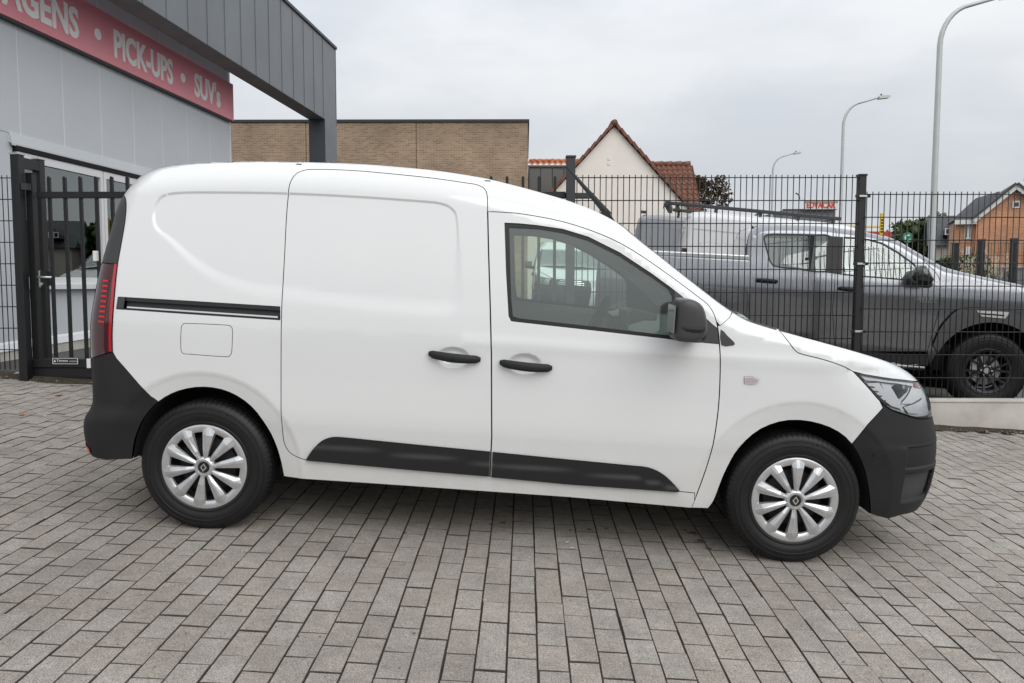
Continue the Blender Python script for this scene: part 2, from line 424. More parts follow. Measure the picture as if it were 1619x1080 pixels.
vor2 = nd('ShaderNodeTexVoronoi'); vor2.inputs['Scale'].default_value = 75; L(geo.outputs['Position'], vor2.inputs['Vector'])
pit = mrange(vor2.outputs['Distance'], .05, .13, .45, 1.0)                       # dark pits
k = mth('MULTIPLY', mth('MULTIPLY', grain, blot), mth('MULTIPLY', mth('MULTIPLY', fine, spk), pit))
def on_lot(px, py):
    d = LOT.T @ ray((px, py)); return CAM_LOT+d*(-CAM_LOT[2]/d[2])
nz2 = tex(60, 3, .6)
for px, py, r in ((1095, 843, .045), (1108, 856, .04), (1122, 868, .03), (1084, 838, .02), (795, 826, .022), (776, 829, .016), (901, 838, .018), (932, 837, .02), (958, 835, .015), (640, 842, .02), (470, 1006, .012), (505, 1006, .009), (655, 1001, .010)):   # oil drips and stains
    q = LOT @ on_lot(px, py); dn = nd('ShaderNodeVectorMath', operation='DISTANCE'); L(geo.outputs['Position'], dn.inputs[0]); dn.inputs[1].default_value = tuple(q)
    dd = mth('ADD', dn.outputs['Value'], mth('MULTIPLY', mth('SUBTRACT', nz2, .5), r*2.2)); k = mth('MULTIPLY', k, mrange(dd, r*.45, r*.8, .28, 1.0))
# oil drips and damp marks under the parked van
st = nd('ShaderNodeTexNoise'); st.inputs['Scale'].default_value = 9; st.inputs['Detail'].default_value = 3; L(geo.outputs['Position'], st.inputs['Vector'])
vs = nd('ShaderNodeVectorMath', operation='SCALE'); L(tone.outputs[0], vs.inputs[0]); L(k, vs.inputs['Scale'])
L(vs.outputs[0], B.inputs['Base Color']); B.inputs['Roughness'].default_value = .82; B.inputs['Specular IOR Level'].default_value = .35
bp = nd('ShaderNodeBump'); bp.inputs['Strength'].default_value = .55; bp.inputs['Distance'].default_value = .003
L(mth('ADD', tex(260, 3, .7), mth('MULTIPLY', tex(45, 3, .6), .8)), bp.inputs['Height']); L(bp.outputs[0], B.inputs['Normal'])
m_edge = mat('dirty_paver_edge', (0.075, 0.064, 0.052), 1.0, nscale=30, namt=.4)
m_joint = mat('joint_sand', (0.03, 0.025, 0.019), 1.0, nscale=40, namt=.5, bump=.8, bscale=120, bdist=.01)

PX0, PY0, PW, PL = 1.486, -1.827, 0.108, 0.1785
lot0 = lotframe((0, 0, 0))
FENCE_Y = 2.80
pave = structure(link('pavement', meshdata('pavement', [(-10.5, -6.0, -.0048), (12.0, -6.0, -.0048), (12.0, FENCE_Y+.02, -.0048), (-10.5, FENCE_Y+.02, -.0048)], [(0, 1, 2, 3)]), m_joint))
pave.matrix_world = lot0
def paver_geo(w, l, c, dz):
    h, g = w/2, l/2; V = []
    for z, q in ((0, c), (-c*.75, 0), (-.03, 0)):
        for i, (sx, sy) in enumerate(((-1, -1), (1, -1), (1, 1), (-1, 1))):
            V.append((sx*(h-q), sy*(g-q), z+(dz[i] if z == 0 else dz[i]*.9)))
    return V, [(0, 1, 2, 3)]+[(a, a+4, (a+1) % 4+4, (a+1) % 4) for a in range(4)]+[(a+4, a+8, (a+1) % 4+8, (a+1) % 4+4) for a in range(4)]
for f_ in (0,): pass
variants = []
for i in range(12):
    jw = random.uniform(.003, .0068); jl = random.uniform(.0025, .0065); dz = [random.uniform(-.0009, .0009) for _ in range(4)]
    variants.append(paver_geo(PW-jw, PL-jl, random.uniform(.0012, .0025), dz))
vmesh = []
for V_, F_ in variants:
    me = meshdata('paver', V_, [f[::-1] if k else f for k, f in enumerate(F_)]); bm = bmesh.new(); bm.from_mesh(me); bmesh.ops.recalc_face_normals(bm, faces=bm.faces); bm.to_mesh(me); bm.free()
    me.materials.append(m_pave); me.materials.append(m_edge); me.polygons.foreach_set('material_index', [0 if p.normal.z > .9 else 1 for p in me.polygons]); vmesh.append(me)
spots = []
for i in range(int((-10.4-PX0)/PW), int((11.9-PX0)/PW)):
    for j in range(int((-5.9-PY0)/PL), int((FENCE_Y-PY0)/PL)+1):
        x = PX0+(i+.5)*PW; y = PY0+(j+(.5 if (i % 2) == 0 else 0))*PL+PL/2 + 0.012*math.sin(i*1.7)
        if y+PL/2 > FENCE_Y+.01: continue
        q = AX @ (LOT @ np.array([x, y, 0])-CAM)
        u = (CX+FPX*q[0]/q[2], CY-FPX*q[1]/q[2]) if q[2] > .3 else (-1e4, 0)
        vis = -30 < u[0] < 1650 and 560 < u[1] < 1110
        under = -.6 < x < 3.4 and -.75 < y < .9
        spots.append((-(1/q[2]**3) if vis and not under else 1, x, y))
spots.sort()
big = MB()
for k_, (key, x, y) in enumerate(spots):
    v = random.randrange(12); tz = random.gauss(0, .0011); a = random.gauss(0, .004)
    rx, ry = random.gauss(0, .006), random.gauss(0, .006)
    if k_ < 300:
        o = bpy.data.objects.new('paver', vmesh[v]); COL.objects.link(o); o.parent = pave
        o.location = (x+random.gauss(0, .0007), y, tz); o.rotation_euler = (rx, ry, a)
    else:
        V_, F_ = vmesh[v].vertices, vmesh[v].polygons
        c, s_ = math.cos(a), math.sin(a)
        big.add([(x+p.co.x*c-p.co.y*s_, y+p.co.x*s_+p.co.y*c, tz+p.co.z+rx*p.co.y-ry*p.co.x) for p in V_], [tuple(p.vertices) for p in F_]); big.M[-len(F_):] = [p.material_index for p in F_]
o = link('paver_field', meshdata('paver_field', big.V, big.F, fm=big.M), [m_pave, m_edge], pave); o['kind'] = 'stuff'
# ------------------------------------------------------------------ the white van
m_white = mat('white_paint', (0.78, 0.79, 0.79), 0.30, coat=1.0, coatr=.03, nscale=1.5, namt=.012)
m_white.node_tree.nodes['Principled BSDF'].inputs['Coat IOR'].default_value = 1.65
nt = m_white.node_tree; _b = nt.nodes['Principled BSDF']                     # tan tint growing towards the bottom of the body, broken by noise
_t = nt.nodes.new('ShaderNodeTexCoord'); _s = nt.nodes.new('ShaderNodeSeparateXYZ'); nt.links.new(_t.outputs['Object'], _s.inputs[0])
_n = nt.nodes.new('ShaderNodeTexNoise'); _n.inputs['Scale'].default_value = 7; _n.inputs['Detail'].default_value = 7; nt.links.new(_t.outputs['Object'], _n.inputs['Vector'])
_r = nt.nodes.new('ShaderNodeMapRange'); _r.inputs[1].default_value = .62; _r.inputs[2].default_value = .22; _r.inputs[3].default_value = 0; _r.inputs[4].default_value = .55; nt.links.new(_s.outputs[2], _r.inputs[0])
_k = nt.nodes.new('ShaderNodeMath'); _k.operation = 'MULTIPLY'; nt.links.new(_r.outputs[0], _k.inputs[0]); nt.links.new(_n.outputs['Fac'], _k.inputs[1])
_m = nt.nodes.new('ShaderNodeMix'); _m.data_type = 'RGBA'; _m.inputs[7].default_value = (.50, .47, .42, 1); nt.links.new(_k.outputs[0], _m.inputs[0]); nt.links.new(_b.inputs['Base Color'].links[0].from_socket, _m.inputs[6]); nt.links.new(_m.outputs[2], _b.inputs['Base Color'])
m_plast = mat('black_grained_plastic', (0.013, 0.013, 0.014), 0.62, bump=.12, bscale=900, bdist=.0006, spec=.45)
m_plast2 = mat('dark_grey_plastic', (0.05, 0.05, 0.052), 0.42, spec=.5)
m_rubber = mat('tyre_rubber', (0.0085, 0.0085, 0.009), 0.5, nscale=14, namt=.22, bump=.2, bscale=260, bdist=.0008, spec=.4)
m_black = mat('black_void', (0.008, 0.008, 0.008), 0.9)
m_seal = mat('rubber_seal', (0.012, 0.012, 0.012), 0.5)
m_shell = mat('inner_shell', (0.05, 0.05, 0.05), 0.8)
m_silver = mat('silver_hub_cap', (0.62, 0.63, 0.64), 0.28, metal=.7, coat=.2, nscale=22, namt=.10)
m_steel = mat('dark_wheel_steel', (0.03, 0.03, 0.032), 0.5, metal=.3)
m_chrome = mat('chrome', (0.85, 0.86, 0.88), 0.08, metal=1.0)
m_glass = glass('van_glass', (0.82, 0.93, 0.87), 3.0, film=.06)
m_lens = glass('clear_lens', (0.95, 0.96, 0.97), 1.0)
m_trim = mat('grey_cabin_trim', (0.27, 0.275, 0.265), 0.7)
m_trim2 = mat('pale_cabin_lining', (0.52, 0.53, 0.50), 0.8)
m_red = mat('red_lens', (0.45, 0.010, 0.02), 0.08, coat=1.0)
m_dred = mat('dark_red_lens', (0.055, 0.004, 0.008), 0.07, coat=1.0)
m_bred = mat('bright_red_bar', (0.75, 0.02, 0.03), 0.3)

VF = lotframe((0, 0, 0))
van = empty('panel_van', mat=VF); tag(van, 'white panel van with black bumpers and silver hub caps parked on the paving', 'van')
T_pts = [(-.52,1.64),(-.45,1.688),(-.42,1.708),(-.38,1.724),(-.33,1.736),(-.26,1.747),(-.188,1.758),(.122,1.783),(.37,1.793),(.618,1.797),(.927,1.789),(1.237,1.762),(1.362,1.740),(1.518,1.707),(1.674,1.668),(1.80,1.623),(1.911,1.568),(2.0,1.503),(2.1,1.431),(2.3,1.289),(2.45,1.189),(2.53,1.148),(2.63,1.120),(2.75,1.094),(2.90,1.062),(3.08,1.022),(3.25,.979),(3.37,.940),(3.45,.906),(3.50,.880),(3.54,.85),(3.7,.80)]
Tf = pchip(*zip(*T_pts))
Rf = pchip([.18,.29,.33,.38,.45,.493,.53,.56,.593,.787,.915,1.171,1.40,1.591,1.658,1.70,1.76], [-.50,-.572,-.604,-.620,-.626,-.621,-.604,-.588,-.581,-.586,-.590,-.565,-.523,-.484,-.452,-.428,-.37])
Ff = pchip([.18,.243,.30,.361,.494,.592,.704,.768,.85,.90,.95], [3.56,3.60,3.618,3.629,3.632,3.618,3.585,3.567,3.525,3.49,3.45])
Wf = pchip([.18,.24,.30,.40,.50,.56,.62,.75,.95,1.05,1.2,1.4,1.6,1.8], [.820,.838,.850,.864,.876,.884,.887,.888,.885,.878,.860,.828,.790,.748])
def topab(x):
    t1 = smooth01((np.asarray(x)-1.55)/.45); t2 = smooth01((np.asarray(x)-2.42)/.2)
    a = .15*(1-t1)+.075*t1; b = .17*(1-t1)+.075*t1
    return a*(1-t2)+.055*t2, b*(1-t2)+.10*t2
AR, AFr = (0.0, .31), (2.812, .31)
VS = Side(VF, Tf, Rf, Ff, Wf, topab, (.15, .13), (.60, .42))
rec_px = [(243,350),(245,328),(256,311),(285,305),(360,304.5),(452,306),(560,311),(660,318),(697,322),(715,331),(722,347),(724.5,400),(724,448),(721,472),(713,485),(690,489),(640,486),(540,476),(446,463),(395,455),(345,438),(305,412),(268,378),(250,364)]
REC = spline(VS.tr(rec_px), True, 4)
def van_extra(x, z):
    sh = np.shape(x); P = np.stack([np.ravel(x), np.ravel(z)], 1); e = np.zeros(len(P))
    bb = (P[:, 0] > -.4) & (P[:, 0] < 1.3) & (P[:, 1] > 1.0) & (P[:, 1] < 1.75)
    if bb.any():
        Q = P[bb]; d = poly_dist(Q, REC)*np.where(poly_inside(Q, REC), 1, -1)
        w = np.interp(Q[:, 1], [1.15, 1.28, 1.45, 1.55], [.085, .05, .017, .014])
        e[bb] -= .0065*smooth01((d+w*.5)/w)
    for c, r0 in ((AR, .475), (AFr, .49)):
        r = np.hypot(P[:, 0]-c[0], P[:, 1]-c[1]); t = np.clip((r0-r)/.10, 0, 1.3)
        e -= .022*t*smooth01(t*3)*(P[:, 1] > .2)
    for hx, hz in ((1.165, .905), (1.50, .893)):                      # finger scoops behind the handles
        q = ((P[:, 0]-hx)/.082)**2+((P[:, 1]-hz)/.052)**2; e -= .020*smooth01((1-q)/.75)
    # waist crease
    e += .004*np.exp(-((P[:, 1]-.985+.012*(P[:, 0]-1))/.03)**2)*((P[:, 0] > 1.2) & (P[:, 0] < 3.0))
    return e.reshape(sh)
VS.extra = van_extra
tr = VS.tr
# shared lines
sl_rear = spline(tr([(486,267.5),(470,273),(460,285),(455.5,303),(452,340),(449,400),(446,460),(444.5,510),(444,600),(445,680),(448,703),(456,716),(468,723),(484,727.5)]), n=4)
b_line = tr([(771,334),(772.5,400),(775,480),(777,560),(777.5,690),(774.5,753.5)])
sl_top = spline(tr([(771.2,334),(771,312),(767,299),(755,292),(735,288.5),(690,282),(640,276.5),(570,270),(520,267.5),(486,267.5)]), n=4)
door_top = spline(tr([(771,334),(800,335.5),(830,338.5),(890,350),(950,370),(1000,395),(1060,436),(1100,466),(1118,480),(1127,492),(1133,508),(1136.5,530),(1138.5,560),(1138.5,600),(1136,645),(1130,690),(1122,726),(1112,757),(1098,793)]), n=3)
s_bot = tr([(484,727.5),(560,734),(660,743),(774.5,753.5)]); d_bot = tr([(774.5,753.5),(900,765),(1075,777.5),(1098,780)])
arch_r = spline(tr([(207,727),(209,708),(213,690),(225,662),(248,635.5),(280,618.5),(320,612.5),(360,620.5),(395,643.5),(420,677),(434,706),(442,732),(447,755)]), n=3)
arch_f = spline(tr([(1121,806),(1131,793),(1142,765),(1152,742),(1172,709),(1205,680),(1250,666),(1300,672),(1340,693),(1365,730),(1376,770),(1379,815)]), n=3)
ib = int(np.argmin(np.abs(arch_f[:, 0]-tr([(1349,700)])[0, 0])+(arch_f[:, 1] < .5)*9)); arch_f1, arch_f2 = arch_f[:ib+1], arch_f[ib:]
ir = int(np.argmin(np.hypot(*(arch_r-tr([(245,637)])[0]).T))); arch_r1, arch_r2 = arch_r[:ir+1], arch_r[ir:]
seam = tr([(1157,491),(1142,516)])
xs_ = seam[0, 0]; seam[0] = (xs_, Tf(xs_))
iseam = int(np.argmin(np.hypot(*(door_top-seam[1]).T))); seam[1] = door_top[iseam]+np.array([.012, 0])
hood_gap = spline(tr([(1228,519),(1240,532),(1250,545),(1258,555),(1268,560),(1300,568),(1330,578),(1349,587.5)]), n=4); xh = hood_gap[0, 0]; hood_gap[0] = (xh, Tf(xh))
hl_top = spline(VS.trp([(1349,587.5)], -.80).tolist()+VS.trp([(1385,592),(1420,598),(1445,603)], -.70).tolist()+[(3.517, .868)], n=4); hl_top[0] = hood_gap[-1]
hl_bot = spline([hl_top[0]]+tr([(1370,610),(1391,634),(1408,648),(1430,656),(1455,663)]).tolist()+[(float(Ff(.705)), .705)], n=4)
tl_edge = tr([(186.5,417.5),(184,440),(181.5,470),(179.5,495),(178,530),(178.5,556)])
dt_edge = spline(tr([(189,303),(196,311),(199.5,321),(198.5,345),(194,375),(186.5,417.5)]), n=3)
rb_edge = tr([(178.5,556),(184,566),(205,590),(230,619),(245,637)])
def Rl(z0, z1, n=24): z = np.linspace(z0, z1, n); return np.stack([Rf(z), z], 1)
def Fl(z0, z1, n=24): z = np.linspace(z0, z1, n); return np.stack([Ff(z), z], 1)
def Tl(x0, x1, n=60): x = np.linspace(x0, x1, n); return np.stack([x, Tf(x)], 1)
cat_ = lambda *a: np.concatenate([np.atleast_2d(np.asarray(q, float)) for q in a])
zt = 1.588; dt_edge[0] = (Rf(zt), zt)
sill_bot = tr([(447,755),(600,765),(900,786),(1093,803)])
body_poly = cat_(Rl(zt, 1.688, 8), Tl(-.43, xs_, 120), seam, door_top[:iseam][::-1], sl_top, sl_rear, s_bot, d_bot, door_top[-1:], sill_bot[::-1], arch_r2[::-1], rb_edge[::-1], tl_edge[::-1], dt_edge[::-1])
fuel = spline(tr([(286,520),(289,513),(297,511),(357,513.5),(365,516),(368,523),(367,555),(364,562),(356,564.5),(300,560.5),(289,559),(285.5,550)]), True, 3)
slot = tr([(187,469),(300,475.5),(443.2,484.5),(443.4,506.5),(300,497),(184,489)])
ez = np.linspace(0, 1, 9)
recess_pts = cat_(*[resample(inset(REC, g), .009) for g in (-.03, -.02, -.012, -.0075, -.0045, -.0015, .0015, .0045, .0075, .012, .02, .03)])
arch_pts = []
for c, r0 in ((AR, .475), (AFr, .49)):
    for rr in np.linspace(.385, r0+.01, 9): q = np.linspace(0, math.pi*2, 130); arch_pts.append(np.stack([c[0]+rr*np.cos(q), c[1]+rr*np.sin(q)], 1))
arch_pts = np.concatenate(arch_pts)
scoop = np.concatenate([np.stack([hx+.082*k_*np.cos(np.linspace(0, 6.2, 30)), hz+.052*k_*np.sin(np.linspace(0, 6.2, 30))], 1) for hx, hz in ((1.165, .905), (1.50, .893)) for k_ in (.3, .5, .65, .8, .9, 1.0, 1.06)])
XP = np.concatenate([recess_pts, arch_pts, scoop])
VS.panel('body_side', body_poly, m_white, van, [fuel, slot], gap=.0006, extra_pts=XP, flange=.012)
sd_poly = cat_(sl_rear, s_bot[1:], b_line[::-1][1:], sl_top[1:-1])
VS.panel('sliding_door', sd_poly, m_white, van, gap=.0032, extra_pts=XP)
win = spline(tr([(797.5,352),(820,353),(850,356),(890,362),(930,374),(980,399),(1030,432),(1060,454),(1078,468),(1128,514),(1137,521),(1137.2,544.5),(1100,541),(950,524),(820,509.5),(808,508),(804,500),(800,430)]), True, 1)
fd_poly = cat_(b_line, d_bot[1:], door_top[::-1][:-1])
fdoor = VS.panel('front_door', fd_poly, m_white, van, [win], gap=.0032, extra_pts=XP, hflange=.018)
fender_poly = cat_(door_top[iseam:], sill_bot[-1:], arch_f1, tr([(1372,671),(1396,645)]), hl_bot[::-1][len(hl_bot)-9:], hood_gap[::-1], Tl(xh, xs_, 14)[1:], seam[1:])
VS.panel('front_wing', fender_poly, m_white, van, gap=.002, extra_pts=XP)
hood_poly = cat_(hood_gap, hl_top[1:], Tl(3.515, xh, 40))
VS.panel('bonnet_side', hood_poly, m_white, van, gap=.0022)
fb_poly = cat_(arch_f2[::-1], tr([(1372,671),(1396,645)]), hl_bot[8:], Fl(.70, .25, 30), VS.trp([(1450,806)], -.62), VS.trp([(1425,814),(1400,817)], -.74))
# front bumper relief: corner scoop and step line
_van_extra = van_extra
def bump_extra(x, z):
    e = van_extra(x, z); X0 = 3.36
    u = (x-X0); v = z
    pad = smooth01((x-3.335)/.012)*smooth01((z-.475)/.010)*smooth01((.585-z)/.008)
    sc = smooth01((x-3.345)/.02)*smooth01((3.53+.25*(z-.3)-x)/.02)*smooth01((z-.292)/.05)*smooth01((.455-z)/.014)
    lip = smooth01((.60-z)/.03)*smooth01((x-3.0)/.5)
    return e-.012*pad-.055*sc+.008*lip
VS.extra = bump_extra
bx_, bz_ = np.meshgrid(np.arange(3.31, 3.62, .008), np.arange(.27, .62, .008))
VS.panel('front_bumper', fb_poly, m_plast, van, gap=.002, extra_pts=np.stack([bx_.ravel(), bz_.ravel()], 1), step=.022)
def rb_extra(x, z): return van_extra(x, z)+.018*smooth01((.60-z)/.10)*smooth01((-.15-x)/.3)
VS.extra = rb_extra
rb_poly = cat_(Rl(.79, .335, 30), [(float(Rf(.33))+.035, .318)], arch_r1, rb_edge[::-1][1:])
VS.panel('rear_bumper', rb_poly, m_plast, van, gap=.002, step=.022)
VS.extra = van_extra
tl_poly = cat_(tl_edge, Rl(.79, tl_edge[0, 1], 20))
tlight = VS.panel('tail_light', tl_poly, m_dred, van, gap=.0025, off=.004)
VS.panel('pillar_trim', cat_(dt_edge, Rl(tl_edge[0, 1], zt, 20)[:-1]), m_plast2, van, gap=.002, off=.003)
VS.panel('fuel_flap', fuel, m_white, van, gap=.0028)
# bright bars and red edge inside the tail lamp
for i in range(9):
    q = tr([(163.5-i*.85, 443.5+i*8.05), (172.5-i*.85, 443.5+i*8.05)]); x0, x1 = q[0, 0], q[1, 0]; z = q[0, 1]
    VS.panel('light_bar', np.array([(x0, z-.004), (x1, z-.004), (x1, z+.004), (x0, z+.004)]), m_bred, tlight, gap=0, off=.0065, flange=.004, step=.01)
q = np.array(tl_edge); VS.panel('lens_edge', cat_(q+[-.002, 0], (q+[-.016, 0])[::-1]), m_red, tlight, gap=0, off=.0062, flange=.003, step=.02)
z_ = np.linspace(tl_edge[0, 1]-.004, .80, 20); VS.panel('lens_edge', cat_(np.stack([Rf(z_)+.004, z_], 1), np.stack([Rf(z_)+.013, z_], 1)[::-1]), m_red, tlight, gap=0, off=.0062, flange=.003, step=.02)
# cladding strips on the doors
cl1 = cat_(spline(tr([(484,727),(494,711),(508,697),(525,690.5),(545,691)]), n=3), tr([(660,702.5),(775.5,713.5),(773.5,752.5),(660,743),(560,734)]))
cl2 = cat_(tr([(778.5,714),(900,726)]), spline(tr([(1000,735.5),(1025,738.5),(1045,747),(1060,759),(1075,775.5)]), n=3), tr([(1070,777),(900,765),(777,753.5)]))
def clad_extra(x, z):
    zt_ = np.interp(x, [.5, .61, 1.363, 2.05, 2.26], [.44, .445, .405, .375, .33])
    return van_extra(x, z)+.010*smooth01((zt_+.012-z)/.02)
VS.extra = clad_extra
for c in (cl1, cl2): VS.panel('door_cladding', c, m_plast, van, gap=.0015, off=.009, flange=.02, step=.02)
VS.extra = van_extra
# sliding-door rail in its slot
q = slot; rail = VS.panel('door_rail', q, m_black, van, gap=.0, off=-.03, flange=0, step=.05)
def band(name, a, b, off, fl, mt, par, x0=0., x1=1.):
    t = np.linspace(x0, x1, 24); up = np.stack([np.interp(t, [0, 1], [slot[0, 0], slot[2, 0]]), np.interp(t, [0, 1], [slot[0, 1], slot[2, 1]])], 1); dn = np.stack([np.interp(t, [0, 1], [slot[5, 0], slot[3, 0]]), np.interp(t, [0, 1], [slot[5, 1], slot[3, 1]])], 1)
    VS.panel(name, cat_(up*(1-a)+dn*a, (up*(1-b)+dn*b)[::-1]), mt, par, gap=0, off=off, flange=fl, step=.04)
m_rail = mat('dark_rail_metal', (.035, .036, .038), .3, metal=.4)
band('rail_top', .0, .30, -.004, .026, m_rail, rail); band('rail_lip', .74, .86, -.012, .018, m_chrome, rail, .02, .98); band('rail_foot', .88, 1.0, -.003, .026, m_rail, rail)
band('rail_stop', .02, .92, .004, .03, m_plast2, rail, -.012, .045)
# window: frame, glass, mirror sail
gl = inset(spline(tr([(805,359.5),(850,361.5),(890,368),(930,380),(980,405),(1030,437.5),(1058,458),(1063,468),(1065,500),(1064,531.5),(950,518),(820,503.5),(811,500.5),(808,470)]), True, 1), 0)
VS.panel('window_frame', win, m_seal, fdoor, [gl], gap=.0, off=-.006, flange=.01, hflange=.012, step=.03)
wo = VS.panel('window_glass', gl, m_glass, fdoor, gap=-.004, off=-.012, flange=0, step=.06)
VS.panel('mirror_sail', cat_(tr([(1066,459),(1078,468.5),(1128,514.5),(1135.5,521),(1136.5,544),(1100,540.5),(1066,536)])), m_plast2, fdoor, gap=.001, off=-.002, flange=.01)
VS.panel('wing_sail', spline(tr([(1139.5,521),(1150,531),(1160,540.5),(1161,545),(1155,546.5),(1140.5,545.5)]), True, 2), m_plast2, van, gap=.0, off=.003, flange=.01)
# handles
def handle(x0, z0, x1, z1):
    n = 26; V, Fs = [], []
    for i in range(n):
        t = i/(n-1); x = x0+(x1-x0)*t; z = z0+(z1-z0)*t; arc = math.sin(math.pi*min(max((t-.0), 0), 1))**.6
        hh = (.0175+.004*math.sin(math.pi*t))*(min(1, .55+t*5.5))*(min(1, .55+(1-t)*5.5)); yo = .008+.030*arc; yb = float(VS.H(x, z, True))
        ring = [(0.0, -1), (.55, -.85), (1, -.35), (1, .35), (.55, .85), (0, 1), (-.6, .6), (-.6, -.6)]
        for a, b in ring: V.append((x, -(yb+yo+a*.011), z+b*hh-.004*math.sin(math.pi*t)))
    for i in range(n-1):
        for j in range(8): Fs.append((i*8+j, i*8+(j+1) % 8, (i+1)*8+(j+1) % 8, (i+1)*8+j))
    Fs += [tuple(range(8)), tuple(range((n-1)*8, n*8))]
    mb = MB(); mb.add(V, Fs); return mb
h1 = tr([(678,558.5), (760,568)]); h2 = tr([(790,572.5), (873,581.5)])
handle(*h1[0], *h1[1]).obj('door_handle', m_plast, [o for o in van.children if o.name.startswith('sliding_door')][0], auto=50)
handle(*h2[0], *h2[1]).obj('door_handle', m_plast, fdoor, auto=50)
# side repeater
rp_ = tr([(1176.5,595.5),(1190,595),(1201,599.5),(1198,605),(1190,607.5),(1177,606)])
rep = VS.panel('side_repeater', rp_, mat('silver_lens', (.72, .70, .70), .2, coat=1), van, gap=0, off=.006, flange=.008, step=.02)
VS.panel('repeater_lens', inset(rp_, .006), mat('smoked_lens', (.50, .44, .43), .1, coat=1), rep, gap=0, off=.0085, flange=.004, step=.02)
# headlamp: clear cover over a bright stepped housing
hl_poly = cat_(hl_top, Fl(.862, .712, 10), hl_bot[::-1][1:-1])
lamp = VS.panel('headlamp', hl_poly, m_lens, van, gap=.002, off=.002, flange=.0, step=.02)
VS.panel('lamp_housing', hl_poly, mat('lamp_bowl', (.80, .81, .83), .3), lamp, gap=.004, off=-.034, flange=-1, step=.05)
VS.panel('lamp_rim', hl_poly, m_seal, lamp, [inset(hl_poly, .006)], gap=.003, off=-.003, flange=.03, hflange=.03, step=.03)
def lpx(p): return tr(p)
m_drl = mat('daylight_strip', (.86, .88, .92), .25); m_refl = mat('lamp_reflector', (.92, .93, .95), .2)
VS.panel('daylight_strip', lpx([(1358,591),(1385,595.5),(1430,601),(1447,604),(1447,612),(1420,607),(1385,603),(1370,602)]), m_drl, lamp, gap=0, off=-.012, flange=.02, step=.02)
VS.panel('reflector', lpx([(1372,607),(1392,606),(1408,628),(1428,648),(1412,643),(1396,631)]), m_refl, lamp, gap=0, off=-.016, flange=.03, step=.02)
VS.panel('reflector', lpx([(1396,607),(1412,610),(1424,632),(1440,650),(1430,652),(1411,634)]), m_drl, lamp, gap=0, off=-.028, flange=.03, step=.02)
VS.panel('reflector', lpx([(1447,612),(1461,616),(1463,628),(1445,640),(1428,640),(1440,626)]), m_refl, lamp, gap=0, off=-.022, flange=.03, step=.02)
VS.panel('reflector', lpx([(1432,645),(1447,641),(1464,632),(1465,642),(1458,656),(1440,655)]), m_drl, lamp, gap=0, off=-.020, flange=.03, step=.02)
pc = lpx([(1432,617)])[0]; mb = MB(); mb.lathe([(.0, -.03), (.016, -.026), (.028, -.012), (.032, 0), (.034, .03)], 24)
mb.obj('projector', mat('projector_glass', (.02, .02, .022), .05, coat=1), lamp, True, loc=(pc[0], -float(VS.H(pc[0], pc[1], True))+.045, pc[1]))
for k_ in range(5): q_ = lpx([(1381+k_*6.0, 612+k_*7.2)])[0]; VS.panel('lamp_step', np.array([(q_[0]-.013, q_[1]-.002), (q_[0]+.012, q_[1]-.005), (q_[0]+.012, q_[1]-.001), (q_[0]-.013, q_[1]+.002)]), m_plast2, lamp, gap=0, off=-.010, flange=.008, step=.02)
VS.panel('lamp_shade', lpx([(1414,614),(1421,610),(1438,613),(1435,624),(1427,632),(1421,624)]), mat('lamp_dark', (.03, .03, .032), .2), lamp, gap=0, off=-.024, flange=.02, step=.02)
VS.panel('indicator', lpx([(1449,609),(1459,611),(1461,616),(1449,613)]), mat('amber_red', (.5, .12, .06), .2), lamp, gap=0, off=-.014, flange=.02, step=.02)
# roof, bonnet, screens, nose and tail between the sides
xr = np.linspace(-.43, 1.93, 70); VS.strip('roof', np.stack([xr, Tf(xr)], 1), m_white, van, (0, 0, .018), inner=-.003)
xb = np.linspace(2.56, 3.515, 40); VS.strip('bonnet', np.stack([xb, Tf(xb)], 1), m_white, van, (.0, 0, -.006), inner=-.004)
xw = np.linspace(1.925, 2.565, 24); wsc = VS.strip('windscreen', np.stack([xw, Tf(xw)-.003], 1), m_glass, van, (.045, 0, .035), nv=25, inner=.012)
for sx in ((-1, -.94), (.94, 1)): VS.strip('screen_border', np.stack([xw, Tf(xw)-.001], 1), m_seal, wsc, (.045, 0, .035), nv=4, vr=sx)
VS.strip('cowl', np.stack([np.linspace(2.54, 2.60, 4), Tf(np.linspace(2.54, 2.60, 4))+.002], 1), m_plast, van, (.045, 0, .004))
VS.strip('bonnet_lip', Fl(.90, .862, 4), m_white, van, (.05, 0, 0), inner=-.004)
gr_ = VS.strip('grille', Fl(.862, .71, 8), m_plast2, van, (.055, 0, 0), inner=-.004); VS.strip('bumper_front', Fl(.71, .245, 16), m_plast, van, (.055, 0, 0), inner=-.012)
for z in (.83, .79, .75): VS.strip('grille_bar', Fl(z+.006, z-.006, 3)+[.006, 0], m_chrome, gr_, (.055, 0, 0), inner=.05)
mb = MB(); xg = float(Ff(.79))+.062; mb.prism([(0, .88), (.055, .79), (0, .70), (-.055, .79)], xg, xg+.012, axis='x'); mb.obj('nose_emblem', m_chrome, gr_)
for v0, v1 in ((-1, -.006), (.006, 1)): VS.strip('rear_door', Rl(.80, 1.69, 30), m_white, van, (-.03, 0, 0), inner=-.003, vr=(v0, v1))
VS.strip('rear_door_gap', Rl(.80, 1.69, 30)+[.012, 0], m_seal, van, (-.03, 0, 0)); VS.strip('bumper_rear', Rl(.80, .285, 16), m_plast, van, (-.03, 0, 0), inner=-.018)
